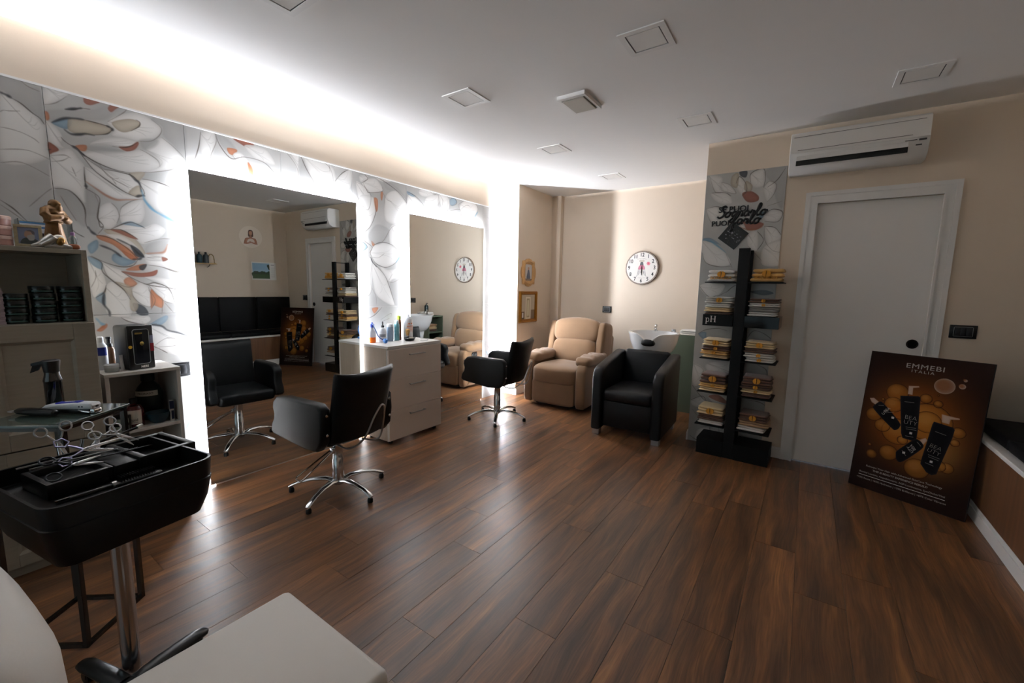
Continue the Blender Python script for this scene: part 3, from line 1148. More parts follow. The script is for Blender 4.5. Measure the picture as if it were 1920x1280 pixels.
# ------------------------------------------------------------------ switches and sockets
def switch(loc, face, w, h, label, cat, keys=3, lit=False):
    t = thing('wall_socket' if cat == 'socket' else 'light_switch', label, cat, loc)
    M = {'-y': Matrix(), '+x': Matrix.Rotation(PI / 2, 4, 'Z')}[face]
    g = G(M); g.box(-w / 2, -0.011, -h / 2, w / 2, 0, h / 2, b=0.003)
    obj('cover_plate', g, m_black, t)
    n = keys
    for i in range(n):
        kw = (w * 0.62) / n
        x = -w * 0.31 + kw * i
        g = G(M); g.box(x + 0.001, -0.014, -h * 0.29, x + kw - 0.001, -0.009, h * 0.29, b=0.0015)
        obj('key', g, mat('anthracite_key', '#26272a', 0.4), t)
    g = G(M)
    a, b_ = w * 0.335, h * 0.33
    for q in ((-a, b_, a, b_ + 0.003), (-a, -b_ - 0.003, a, -b_), (-a - 0.003, -b_, -a, b_), (a, -b_, a + 0.003, b_)):
        g.box(q[0], -0.0125, q[1], q[2], -0.010, q[3])
    obj('inner_frame', g, mat('silver_line', '#9c9fa2', 0.35, metal=0.6), t, smooth=False)
    return t
switch((0.900, YB, 1.16), '-y', 0.135, 0.092, 'black three-key light switch on the wall right of the sliding door', 'switch')
switch((-2.222, YQ, 1.138), '-y', 0.125, 0.086, 'black socket plate on the alcove wall above the beige recliner', 'socket')
switch((-0.50, YQ, 1.14), '-y', 0.125, 0.086, 'black socket plate seen only in the mirror beside the pump bottle', 'socket', keys=2)
switch((XW, 0.992, 0.838), '+x', 0.105, 0.092, 'black socket plate on flowered tiles left of the tall mirror', 'socket', keys=2)

# ------------------------------------------------------------------ oval-looking round clock
cv = Canvas(300, 300, '#e6e1da')
cv.a *= 0.95 + 0.08 * cv.noise[..., None]
cx = cy = 150
for r0, c, a in ((149, '#6a5646', 1), (143, '#cfc6ba', 1), (139, '#e4dfd8', 1)):
    cv.disc(cx, cy, r0, c, a)
cv.fill([(126, 88), (138, 76), (150, 80), (162, 76), (174, 88), (162, 100), (150, 96), (138, 100)], '#c9b7a2', 0.7, edge='#55504a', ew=3)
cv.fill([(140, 100), (160, 100), (166, 128), (150, 134), (134, 128)], '#4d4f52', 0.9)
cv.fill([(132, 128), (168, 128), (182, 160), (166, 166), (150, 160), (134, 166), (118, 160)], '#c66f86', 0.9, edge='#8f4258', ew=4)
for P in ([(120, 160), (118, 195), (104, 232)], [(136, 166), (128, 200), (116, 220)], [(180, 160), (184, 195), (196, 232)], [(164, 166), (172, 200), (184, 220)]):
    cv.stroke(P, 5, '#4a4c52', 0.9)
for a in range(6):
    cv.disc(211 + 9 * math.cos(a), 112 + 9 * math.sin(a * 1.05), 8, '#d8707f', 0.85)
cv.disc(211, 112, 4, '#b33c4c')
cv.stroke([(108, 70), (150, 64), (192, 72)], 2.5, '#8d8780', 0.7, taper=False)
cv.stroke([(120, 238), (150, 242), (184, 238)], 2.5, '#8d8780', 0.6, taper=False)
CLOCKC = (-1.773, YQ, 1.687)
t = thing('wall_clock', 'round white wall clock with large black numerals and pink flower', 'clock', CLOCKC)
g = G(); g.lathe([(0.205, 0), (0.213, 0.004), (0.213, 0.022), (0.207, 0.027)], n=56, M=Matrix.Rotation(PI / 2, 4, 'X'))
obj('rim', g, mat('worn_brown', '#6d5543', 0.6, var=0.3, vscale=30), t)
g = G(); g.lathe([(0.2085, 0.0275), (0.2085, 0.029)], n=56, M=Matrix.Rotation(PI / 2, 4, 'X'))
dial = obj('dial', g, print_mat('dial_print', cv, 0.5), t, smooth=False)
planar_uv(dial, lambda c: c.x / 0.417 + 0.5, lambda c: c.z / 0.417 + 0.5)
m_ink = mat('black_ink', '#141312', 0.6)
for h_ in range(1, 13):
    a = PI / 2 - h_ * PI / 6
    text('numeral', str(h_), 0.066, m_ink, dial, (0.163 * math.cos(a), -0.0297, 0.163 * math.sin(a)), bold=0.0012, sx=0.85)
for nm, ang, ln, w in (('hour_hand', 182, 0.07, 0.008), ('minute_hand', 178, 0.10, 0.005)):
    a = math.radians(90 - ang)
    g = G(Matrix.Rotation(-a, 4, 'Y')); g.prism([(-0.02, -w / 2), (ln * 0.7, -w / 2), (ln * 0.75, -w), (ln, 0), (ln * 0.75, w), (ln * 0.7, w / 2), (-0.02, w / 2)], 'y', -0.036, -0.034)
    obj(nm, g, m_ink, t, smooth=False)

# ------------------------------------------------------------------ gold frames on the pier
m_gold = mat('gold_leaf', '#a9742c', 0.35, metal=0.75, var=0.25, vscale=40)
m_goldp = mat('pale_gold', '#c29a68', 0.4, metal=0.5, var=0.25, vscale=40)
m_photo = mat('faded_photo', '#8f8f8f', 0.4, col2='#d8d2c6', vscale=14)
t = thing('picture_frame', 'small wavy-edged gold frame holding a portrait photo, upper of two', 'picture frame', (XP, 4.782, 1.607))
outl = []
for k in range(40):
    a = 2 * PI * k / 40
    r = 1 + 0.07 * math.cos(8 * a)
    outl.append((0.165 * r * math.copysign(abs(math.cos(a)) ** 0.62, math.cos(a)), 0.172 * r * math.copysign(abs(math.sin(a)) ** 0.62, math.sin(a))))
inn = []
for k in range(40):
    a = 2 * PI * k / 40
    inn.append((0.082 * math.copysign(abs(math.cos(a)) ** 0.3, math.cos(a)), 0.108 * math.copysign(abs(math.sin(a)) ** 0.3, math.sin(a))))
g = G()
mid = [((o[0] + i[0]) / 2, (o[1] + i[1]) / 2) for o, i in zip(outl, inn)]
g.rings([[(0.0, *p) for p in outl], [(0.015, *p) for p in outl], [(0.028, *p) for p in mid], [(0.012, *p) for p in inn], [(0.0, *p) for p in inn]], cap=False)
obj('frame', g, m_goldp, t)
pv = Canvas(60, 80, '#c9c5c2')
pv.fill([(30, 18), (40, 40), (46, 70), (14, 70), (20, 40)], '#3f4b66', 0.9); pv.disc(30, 20, 7, '#b38d74')
pv.rect(0, 70, 60, 80, '#7a6a58')
g = G(); g.box(0.004, -0.08, -0.106, 0.008, 0.08, 0.106)
o = obj('photo', g, print_mat('small_photo', pv, 0.3), t, smooth=False)
planar_uv(o, lambda c: c.y / 0.16 + 0.5, lambda c: c.z / 0.212 + 0.5)

t = thing('picture_frame', 'rectangular polished gold frame with a pale room view, lower of two', 'picture frame', (XP, 4.787, 1.155))
w, h, b_ = 0.212, 0.207, 0.045
g = G()
loops = []
for (dx, ins) in ((0, 0), (0.016, 0.0), (0.030, 0.010), (0.022, 0.022), (0.028, 0.030), (0.012, b_), (0.0, b_)):
    loops.append([(dx, -w + ins, -h + ins), (dx, w - ins, -h + ins), (dx, w - ins, h - ins), (dx, -w + ins, h - ins)])
g.rings(loops, cap=False)
obj('frame', g, m_gold, t, smooth=False)
pv = Canvas(90, 90, '#b7aa96')
pv.rect(30, 8, 62, 90, '#d8cfba'); pv.rect(36, 14, 56, 84, '#a69c82'); pv.rect(40, 20, 52, 78, '#c9c2a6')
pv.rect(0, 62, 22, 90, '#6b5a4b'); pv.rect(66, 56, 90, 90, '#7f6a56'); pv.rect(8, 66, 16, 84, '#d9d9d9')
g = G(); g.box(0.004, -w + b_, -h + b_, 0.008, w - b_, h - b_)
o = obj('picture', g, print_mat('room_picture', pv, 0.15), t, smooth=False)
planar_uv(o, lambda c: c.y / (2 * (w - b_)) + 0.5, lambda c: c.z / (2 * (h - b_)) + 0.5)
# ------------------------------------------------------------------ black styling chairs
def make_chair(label):
    t = thing('styling_chair', label, 'chair', (0, 0, 0), 0, 'black styling chairs in front of the mirrors')
    # seat
    g = G(); g.box(-0.215, -0.20, 0.405, 0.215, 0.27, 0.50, b=0.035, seg=4)
    obj('seat', g, m_leather, t)
    # backrest: curved slab
    g = G()
    R = []
    zz = [0.43, 0.445, 0.50, 0.60, 0.70, 0.80, 0.845, 0.862]
    nx = 10
    for zi, z in enumerate(zz):
        hw = 0.205 + 0.015 * (z - 0.43) / 0.43
        th = 0.034 if 0 < zi < len(zz) - 1 else 0.018
        yc = -0.215 - 0.10 * ((z - 0.43) / 0.43) ** 1.1
        loop = []
        for s in (1, -1):
            for i in range(nx + 1):
                u = (-1 + 2 * i / nx) * s
                e = 1.0 if abs(u) < 0.98 else 0.55
                dip = 0.02 * u * u if z > 0.75 else 0.0
                loop.append((hw * u, yc + 0.04 * u * u - 0.02 + s * th * e, z + dip))
        R.append(loop)
    g.rings(R)
    obj('backrest', g, m_leather, t, ang=60)
    prof = [(-0.22, 0.455), (-0.235, 0.56), (-0.23, 0.665), (-0.19, 0.695), (0.13, 0.70), (0.21, 0.69), (0.25, 0.655), (0.258, 0.615), (0.245, 0.575), (0.25, 0.545), (0.275, 0.505), (0.285, 0.455), (0.26, 0.435), (-0.05, 0.395), (-0.17, 0.40)]
    for s in (-1, 1):
        g = G(); g.prism(prof, 'x', s * 0.212, s * 0.282, b=0.018, seg=3)
        a = obj('armrest', g, m_leather, t, ang=50)
        g = G()
        for z in (0.51, 0.63):
            g.lathe([(0.010, 0.0), (0.010, 0.004), (0.006, 0.008)], n=12, M=Matrix.Translation((s * 0.247, -0.235, z)) @ Matrix.Rotation(PI / 2, 4, 'X'))
        obj('bolt', g, m_chrome, a)
    # rear bar
    P = spline([(-0.10, -0.13, 0.385), (-0.085, -0.23, 0.375), (-0.05, -0.325, 0.45), (0.0, -0.355, 0.57), (0.035, -0.37, 0.635), (0.06, -0.37, 0.65), (0.082, -0.365, 0.625), (0.09, -0.345, 0.53), (0.092, -0.32, 0.44), (0.08, -0.30, 0.405), (0.055, -0.27, 0.398), (0.04, -0.2, 0.40)], closed=False, k=4)
    g = G(); g.tube([tuple(p) for p in P], 0.0065, n=8)
    obj('rear_bar', g, m_steel, t)
    # column
    g = G(); g.lathe([(0.036, 0.055), (0.038, 0.07), (0.038, 0.235), (0.034, 0.24), (0.034, 0.345), (0.05, 0.365), (0.09, 0.395), (0.09, 0.405)], n=24)
    obj('column', g, m_chrome, t)
    g = G()
    g.box(-0.05, -0.018, 0.28, -0.028, 0.018, 0.315, b=0.004)
    P = [(-0.04, -0.012, 0.30), (-0.13, -0.02, 0.262), (-0.27, -0.028, 0.195), (-0.285, -0.02, 0.185), (-0.285, 0.03, 0.183), (-0.27, 0.045, 0.19), (-0.13, 0.02, 0.262), (-0.04, 0.012, 0.30)]
    g.tube(P, 0.006, n=8)
    obj('pump_lever', g, m_chrome, t)
    for k in range(5):
        g = G()
        sec = [(0.02, 0.075, 0.030, 0.014), (0.08, 0.093, 0.025, 0.014), (0.17, 0.090, 0.021, 0.012), (0.25, 0.072, 0.019, 0.011), (0.31, 0.048, 0.018, 0.010), (0.325, 0.040, 0.012, 0.007)]
        R = []
        for x, z, w, h in sec:
            R.append([(x, w * math.cos(a), z + h * math.sin(a)) for a in [2 * PI * i / 12 for i in range(12)]])
        g.rings(R)
        l = obj('leg', g, m_chrome, t)
        l.rotation_euler = (0, 0, math.radians(3 + 72 * k))
        g = G(); g.lathe([(0.015, 0.0), (0.018, 0.003), (0.018, 0.022), (0.012, 0.035)], (0.308, 0, 0), n=14)
        obj('glide', g, m_black, l)
    return t
chair = make_chair('black styling chair nearest the camera, back turned, before the first tall mirror')
ch2 = dup(chair, (-2.655, 3.58, 0), 97, 'black styling chair farther away, between drawer cabinet and beige recliner')
for c in list(ch2.children):
    if c.name.startswith('pump_lever'):
        bpy.data.objects.remove(c)
        continue
    if c.name.startswith('leg'):
        c.rotation_euler.z -= math.radians(13)
chair.location = (-2.53, 1.60, 0)
chair.rotation_euler = (0, 0, math.radians(95))
for c in chair.children:
    if c.name.startswith('leg'):
        c.rotation_euler.z -= math.radians(21)

# ------------------------------------------------------------------ drawer cabinet between the mirrors
m_oak = mat('bleached_oak', '#c3b3a2', 0.5, stretch=(40, 40, 1.2), vscale=3.0, col2='#ab9a89')
m_greige = mat('greige_laminate', '#d2c6bb', 0.45, var=0.02)
CX0, CX1, CY0, CY1, CZ = -3.262, -2.908, 2.343, 2.982, 0.882
t = thing('drawer_cabinet', 'greige three-drawer cabinet with bottles on top, between the two mirrors', 'cabinet', ((CX0 + CX1) / 2, (CY0 + CY1) / 2, 0))
Mx = Matrix.Translation((-(CX0 + CX1) / 2, -(CY0 + CY1) / 2, 0))
g = G(Mx); g.box(CX0, CY0, 0.035, CX1 - 0.022, CY1, CZ - 0.022)
obj('body', g, m_oak, t, smooth=False)
g = G(Mx); g.box(CX0, CY0 - 0.002, CZ - 0.022, CX1 - 0.004, CY1 + 0.002, CZ, b=0.002)
obj('worktop', g, m_white, t, smooth=False)
g = G(Mx); g.box(CX1 - 0.024, CY0 - 0.001, 0.035, CX1 - 0.019, CY0 + 0.012, CZ - 0.022); g.box(CX1 - 0.024, CY0, CZ - 0.034, CX1 - 0.019, CY1, CZ - 0.022)
obj('edge_band', g, m_trim, t, smooth=False)
dh = (CZ - 0.030 - 0.037) / 3
for k in range(3):
    z0 = 0.037 + dh * k
    g = G(Mx); g.box(CX1 - 0.019, CY0 + 0.002, z0 + 0.0015, CX1, CY1 - 0.002, z0 + dh - 0.0015, b=0.0015, seg=1)
    d = obj('drawer', g, m_greige, t, smooth=False)
    zc = z0 + dh - 0.06
    g = G(Mx); yc = (CY0 + CY1) / 2
    g.box(CX1 + 0.018, yc - 0.095, zc - 0.005, CX1 + 0.026, yc + 0.095, zc + 0.005, b=0.002)
    for s in (-1, 1):
        g.box(CX1 - 0.001, yc + s * 0.085 - 0.004, zc - 0.004, CX1 + 0.022, yc + s * 0.085 + 0.004, zc + 0.004)
    obj('handle', g, m_steel, d, smooth=False)
for x in (CX0 + 0.04, CX1 - 0.05):
    for y in (CY0 + 0.05, CY1 - 0.05):
        g = G(Mx); g.lathe([(0.016, 0), (0.02, 0.004), (0.02, 0.036)], (x, y, 0), n=14)
        obj('foot', g, m_black, t)

# ------------------------------------------------------------------ beige recliner
m_suede = mat('beige_suede', '#7f6145', 0.9, var=0.12, vscale=6, bump=0.25, bscale=18, sheen=0.3)
m_suede2 = mat('beige_suede_seam', '#6b5139', 0.9, var=0.1)
t = thing('recliner', 'beige suede recliner armchair in the alcove corner beside the black wash chair', 'armchair', (-2.39, 4.77, 0), 181)
def puff(name, c, size, e1=0.35, e2=0.3, M=None, nu=40, nv=18, f=None):
    g = G(); g.sq(c, size, e1, e2, nu, nv, M=M)
    if f:
        g.warp(f)
    return obj(name, g, m_suede, t, ang=180)
for s in (-1, 1):
    g = G(); g.prism([(-0.36, 0.045), (0.45, 0.035), (0.475, 0.10), (0.475, 0.46), (0.44, 0.54), (0.30, 0.56), (-0.34, 0.57)], 'x', s * 0.285, s * 0.405, b=0.03, seg=3)
    a = obj('arm_side', g, m_suede, t, ang=60)
    puff('arm_pad', (s * 0.335, 0.13, 0.575), (0.205, 0.60, 0.125), 0.6, 0.45, f=lambda x, y, z: (x, y, z + 0.008 * math.sin(y * 38) * (1 if z > 0.57 else 0) - 0.05 * max(0, y - 0.2)))
    if s > 0:
        for P in ([(0.407, 0.40, 0.06), (0.409, 0.30, 0.30), (0.409, 0.24, 0.385), (0.409, 0.10, 0.40), (0.407, 0.0, 0.33), (0.407, -0.08, 0.07)], [(0.409, 0.17, 0.30), (0.407, 0.10, 0.10)]):
            g = G(); g.tube([tuple(p) for p in spline(P, closed=False, k=4)], 0.004, n=6)
            obj('seam', g, m_suede2, a)
        g = G(); g.sq((0.412, 0.27, 0.475), (0.03, 0.11, 0.065), 0.5, 0.9)
        lv = obj('release_lever', g, m_black, t, ang=180)
        g = G(); g.box(0.424, 0.24, 0.462, 0.434, 0.285, 0.488, b=0.004)
        obj('grip', g, m_steel, lv)
puff('seat_cushion', (0, 0.17, 0.385), (0.575, 0.66, 0.245), 0.4, 0.22, f=lambda x, y, z: (x, y, z + (0.006 * math.sin(x * 22 + y * 9) if z > 0.4 else 0)))
puff('foot_panel', (0, 0.425, 0.19), (0.565, 0.12, 0.30), 0.25, 0.25)
puff('lumbar_cushion', (0, -0.12, 0.62), (0.60, 0.25, 0.34), 0.6, 0.35, M=rot('X', 14, (0, -0.12, 0.5)), f=lambda x, y, z: (x, y + 0.008 * math.sin(x * 25), z))
puff('head_cushion', (0, -0.165, 0.885), (0.655, 0.27, 0.33), 0.62, 0.36, M=rot('X', 12, (0, -0.12, 0.6)), f=lambda x, y, z: (x, y, z + 0.006 * math.cos(x * 14)))
for s in (-1, 1):
    puff('wing', (s * 0.335, -0.20, 0.73), (0.115, 0.32, 0.55), 0.4, 0.5, M=rot('X', 10, (0, -0.12, 0.5)))
g = G(); g.box(-0.37, -0.44, 0.10, 0.37, -0.20, 0.86, b=0.06, seg=3, M=rot('X', 8, (0, -0.2, 0.1)))
obj('back_shell', g, m_suede, t)
g = G(); g.box(-0.28, -0.30, 0.0, 0.28, 0.36, 0.07)
obj('base_frame', g, m_blackm, t, smooth=False)

# ------------------------------------------------------------------ black wash chair with ceramic basin
t = thing('wash_unit', 'black backwash chair with white ceramic basin behind the headrest', 'wash chair', (-1.325, 4.10, 0), 182)
armp = [(0.335, 0.055), (0.335, 0.55), (0.325, 0.605), (0.295, 0.645), (0.24, 0.668), (0.10, 0.695), (-0.30, 0.765), (-0.36, 0.765), (-0.36, 0.055)]
for s in (-1, 1):
    g = G(); g.prism(armp, 'x', s * 0.235, s * 0.335, b=0.025, seg=3)
    obj('armrest', g, m_leather, t, ang=50)
    for y in (0.28, -0.30):
        g = G(); g.box(s * 0.25, y - 0.035, 0, s * 0.32, y + 0.035, 0.056, b=0.003)
        obj('foot', g, m_steel, t, smooth=False)
g = G(); g.box(-0.236, -0.355, 0.38, 0.236, -0.25, 0.79, b=0.035, seg=3, M=rot('X', 10, (0, -0.25, 0.42)))
obj('backrest', g, m_leather, t)
g = G(); g.box(-0.236, -0.28, 0.335, 0.236, 0.315, 0.455, b=0.045, seg=4)
obj('seat', g, m_leather, t)
g = G(); g.box(-0.236, -0.33, 0.085, 0.236, 0.288, 0.345, b=0.02, seg=2)
obj('front_panel', g, m_leather, t)
m_ceramic = mat('white_ceramic', '#dedede', 0.12, var=0.01, coat=0.5)
bx, by, bz = 0.02, -0.64, 0.945
def bowl_ring(f, zf, th=0.0, n=44):
    q = []
    for k in range(n):
        a = 2 * PI * k / n
        dfr = (a - PI / 2 + PI) % (2 * PI) - PI
        notch = math.exp(-(dfr / 0.30) ** 2)
        rx, ry = 0.275 * f, 0.26 * f
        z = bz + zf - (0.085 * notch if zf > -0.09 else 0.0) * (1 if zf > -0.02 else 0.5)
        q.append((bx + rx * math.cos(a), by + ry * math.sin(a) * (1 - 0.10 * notch), z))
    return q
g = G()
g.rings([bowl_ring(0.42, -0.265), bowl_ring(0.62, -0.245), bowl_ring(0.80, -0.18), bowl_ring(0.91, -0.10), bowl_ring(0.965, -0.03), bowl_ring(1.0, -0.012), bowl_ring(1.0, 0.0), bowl_ring(0.90, 0.0), bowl_ring(0.86, -0.03), bowl_ring(0.78, -0.11), bowl_ring(0.6, -0.18), bowl_ring(0.2, -0.21)])
bowl = obj('basin', g, m_ceramic, t, ang=60)
g = G(); g.sq((bx, by + 0.222, bz - 0.098), (0.15, 0.05, 0.075), 0.8, 0.8)
obj('neck_rest', g, m_black, bowl, ang=180)
g = G()
g.lathe([(0.022, 0.0), (0.022, 0.012), (0.012, 0.018), (0.012, 0.05), (0.017, 0.052), (0.015, 0.075), (0.004, 0.08)], (bx + 0.03, by - 0.20, bz - 0.005), n=16)
g.tube([(bx + 0.03, by - 0.20, bz + 0.04), (bx + 0.03, by - 0.17, bz + 0.05), (bx + 0.03, by - 0.13, bz + 0.03)], 0.008)
obj('tap', g, m_chrome, bowl)
g = G(); g.box(bx - 0.19, by - 0.215, bz - 0.006, bx - 0.145, by - 0.175, bz + 0.03, b=0.006)
obj('mixer_knob', g, m_chrome, bowl)
g = G(); g.lathe([(0.16, 0.0), (0.15, 0.03), (0.10, 0.2), (0.10, 0.5), (0.13, 0.70)], (bx, by, 0), n=28)
obj('pedestal', g, m_ceramic, t)

# ------------------------------------------------------------------ green storage unit against the alcove wall
m_green = mat('sage_green', '#5a6554', 0.55, var=0.04)
t = thing('storage_unit', 'sage green shelf unit standing between basin and flowered panel', 'shelf unit', (-1.07, 5.275, 0))
g = G(); g.box(-0.20, -0.175, 0.0, 0.20, -0.157, 0.895)
obj('side_panel', g, m_green, t, smooth=False)
g = G(); g.box(-0.20, 0.157, 0.0, 0.20, 0.175, 0.895)
obj('side_panel', g, m_green, t, smooth=False)
g = G(); g.box(0.185, -0.157, 0.0, 0.20, 0.157, 0.895)
obj('back_panel', g, m_green, t, smooth=False)
for z in (0.04, 0.32, 0.60, 0.877):
    g = G(); g.box(-0.20, -0.157, z, 0.185, 0.157, z + 0.018)
    obj('shelf', g, m_green, t, smooth=False)
# ------------------------------------------------------------------ towels
TOW = {'white': '#d9d5cf', 'cream': '#d9bf93', 'brown': '#5f4233', 'grey': '#8f8983', 'tan': '#a98662', 'lightgrey': '#b9b4ae', 'yellow': '#d7a964'}
m_logo = mat('gold_embroidery', '#c98b24', 0.6, var=0.15)
def towel_mat(c):
    return mat('towel_' + c, TOW[c], 0.95, var=0.08, vscale=20, bump=0.5, bscale=260, sheen=0.2)
def towel(c, w, d, h, loc, rz, label, group, logo=False, writing=None, skew=0.0):
    """folded towel; front face looks to -y"""
    t = thing('folded_towel', label, 'towel', loc, rz, group)
    g = G()
    n = 2 if h < 0.045 else 3
    for k in range(n):
        hh = h / n
        dw = 0.006 * ((k * 7) % 3)
        g.sq((skew * k, 0.004 * ((k * 5) % 3), hh * (k + 0.5)), (w - dw, d - dw, hh * 1.02), 0.55, 0.16, 32, 8)
    g.warp(lambda x, y, z: (x + 0.003 * math.sin(z * 150 + y * 30), y, max(0.0, z + 0.0025 * math.sin(x * 60 + w * 90) * (z / h))))
    o = obj('cloth', g, towel_mat(c), t, ang=180)
    if logo:
        s = min(h * 0.72, 0.05)
        g = G()
        yy = -d / 2 - 0.0025
        for sg in (-1, 1):
            P = [(sg * 0.06 * s, -s * 0.5)] + [(sg * (0.06 * s + s * 0.55 * math.sin(a)), -s * 0.5 + s * (1 - math.cos(a)) * 0.5) for a in [PI * i / 8 for i in range(1, 9)]]
            if sg < 0:
                P = P[::-1]
            g.prism(P, 'y', yy, yy + 0.02)
        o2 = obj('emblem', g, m_logo, t, smooth=False)
        o2.location = (0.0, 0.0, h * (0.62 if writing else 0.5))
    if writing:
        for s_, z_, sz in writing:
            text('lettering', s_, sz, m_logo if z_ > 0.02 else mat('grey_thread', '#6b6660', 0.7), t, (0, -d / 2 - 0.003, z_), extrude=0.004)
    return t

# ------------------------------------------------------------------ black towel rack in front of the flowered door panel
RX, RY = -0.446, 3.90
t = thing('towel_rack', 'black two-post display rack full of folded towels beside the white door', 'rack', (RX, RY, 0), -1.5)
m_rack = mat('rack_black', '#070707', 0.5, var=0.2, spec=0.25)
g = G(); g.box(-0.040, -0.016, 0.0, 0.040, 0.016, 1.752, b=0.002)
obj('post', g, m_rack, t, smooth=False)
g = G(); g.box(-0.036, 0.215, 0.0, 0.036, 0.245, 1.752, b=0.002)
obj('post', g, m_rack, t, smooth=False)
g = G(); g.box(-0.25, -0.02, 0.0, -0.042, 0.255, 0.135); g.box(0.042, -0.02, 0.0, 0.295, 0.255, 0.135); g.box(-0.036, 0.018, 0.0, 0.036, 0.213, 0.135)
obj('plinth', g, m_rack, t, smooth=False)
g = G(); g.box(-0.006, 0.016, 1.735, 0.006, 0.215, 1.745)
obj('top_bar', g, m_rack, t, smooth=False)
SH = [1.485, 0.842, 0.550, 0.262]
for z in SH:
    for (a, b_) in ((-0.275, -0.041), (0.041, 0.285)):
        g = G(); g.box(a, -0.03, z - 0.008, b_, 0.25, z, b=0.001, seg=1)
        obj('shelf', g, m_rack, t, smooth=False)
m_gloss = mat('black_gloss', '#050506', 0.07, var=0.1, spec=0.3)
for i, (a, b_) in enumerate(((-0.270, -0.042), (0.042, 0.282))):
    g = G(); g.box(a, -0.034, 1.120, b_, 0.25, 1.212, b=0.001, seg=1)
    o = obj('drawer_box', g, m_gloss if i else m_rack, t, smooth=False)
    if i == 0:
        m_wp = mat('white_print', '#e6e2dc', 0.5)
        def serif(x0, z0, strokes):
            g = G()
            for a in strokes:
                g.box(x0 + a[0], -0.0352, z0 + a[1], x0 + a[2], -0.034, z0 + a[3])
            return g
        g = serif(-0.250, 1.150, ((0.006, -0.014, 0.012, 0.034), (0.0, 0.032, 0.012, 0.034), (0.001, -0.0155, 0.018, -0.0135)))
        g.tube([(-0.250 + 0.019 + 0.0105 * math.cos(a), -0.0345, 1.150 + 0.017 + 0.0165 * math.sin(a)) for a in [2 * PI * k / 20 for k in range(20)]], 0.0024, n=6, closed=True)
        obj('letter', g, m_wp, o, smooth=False)
        g = serif(-0.212, 1.150, ((0.005, 0.0, 0.012, 0.052), (0.034, 0.0, 0.041, 0.052), (0.012, 0.0245, 0.034, 0.027), (0.0, 0.0, 0.017, 0.002), (0.029, 0.0, 0.046, 0.002), (0.0, 0.050, 0.017, 0.052), (0.029, 0.050, 0.046, 0.052)))
        obj('letter', g, m_wp, o, smooth=False)
TR = t
def rack_pos(x, z):
    a = math.radians(-1.5)
    return (RX + x * math.cos(a) - 0.10 * math.sin(a), RY + x * math.sin(a) + 0.10 * math.cos(a), z)
GRP = 'folded towels on the black rack'
def pile(side, zshelf, items, where):
    z = zshelf + 0.001
    for (c, h, logo, dx, lab) in items:
        w = 0.205 + 0.01 * (len(lab) % 3)
        towel(c, w, 0.215, h, rack_pos((-0.160 if side < 0 else 0.163) + dx, z), -1.5 + rnd.uniform(-2, 2), lab + ' ' + where, GRP, logo)
        z += h + 0.001
towel('white', 0.215, 0.20, 0.098, rack_pos(-0.160, 1.486), -1.5, 'white towel with gold emblem and lettering on top left rack shelf', GRP, True, [('BONADEA', 0.030, 0.034)])
towel('yellow', 0.225, 0.20, 0.105, rack_pos(0.163, 1.486), -1.5, 'yellow towel with gold emblem on top right rack shelf', GRP, True, [('BONADEA', 0.034, 0.034)], skew=0.006)
pile(-1, 1.212, [('brown', 0.020, False, 0, 'thin brown towel at the bottom of the stack'), ('cream', 0.036, False, -0.01, 'cream towel second from the bottom'), ('white', 0.034, False, -0.004, 'white towel under the grey one'), ('lightgrey', 0.055, True, 0.0, 'light grey towel with gold emblem topmost')], 'on the pH shelf, left of post')
pile(1, 1.212, [('white', 0.036, False, -0.008, 'white towel lowest'), ('grey', 0.038, False, 0.002, 'grey towel second from the bottom'), ('white', 0.030, True, 0.0, 'white towel with emblem under the brown one'), ('brown', 0.034, True, 0.0, 'brown towel with emblem topmost')], 'on the glossy shelf, right of post')
pile(-1, 0.842, [('cream', 0.026, False, 0.004, 'cream towel lowest'), ('yellow', 0.036, True, -0.008, 'yellow towel second from the bottom'), ('brown', 0.036, True, 0.0, 'brown towel with emblem below the topmost'), ('cream', 0.060, True, 0.0, 'puffy cream towel topmost')], 'on the third shelf down, left of post')
pile(1, 0.842, [('white', 0.036, True, 0.006, 'white towel with emblem lowest'), ('white', 0.036, True, -0.004, 'white towel with emblem second from the bottom'), ('brown', 0.036, False, 0.0, 'plain brown towel below the topmost'), ('cream', 0.055, True, 0.0, 'cream towel with emblem topmost')], 'on the third shelf down, right of post')
pile(-1, 0.550, [('cream', 0.034, False, -0.006, 'cream towel lowest'), ('yellow', 0.034, True, 0.0, 'yellow towel in the middle'), ('brown', 0.080, True, 0.0, 'thick brown towel with emblem topmost')], 'on the fourth shelf down, left of post')
pile(1, 0.550, [('brown', 0.034, False, 0.0, 'plain brown towel lowest'), ('cream', 0.030, True, 0.0, 'cream towel second from the bottom'), ('brown', 0.040, True, -0.006, 'brown towel with emblem below the topmost'), ('brown', 0.062, True, 0.0, 'thick brown towel with emblem topmost')], 'on the fourth shelf down, right of post')
pile(-1, 0.262, [('white', 0.034, False, 0.006, 'white towel lowest'), ('brown', 0.045, False, 0.0, 'brown towel in the middle'), ('cream', 0.070, True, 0.0, 'puffy cream towel topmost')], 'on the lowest shelf, left of post')
pile(1, 0.262, [('white', 0.042, False, -0.012, 'white towel lowest'), ('tan', 0.042, False, 0.004, 'tan towel in the middle'), ('brown', 0.060, True, 0.0, 'brown towel with emblem topmost')], 'on the lowest shelf, right of post')

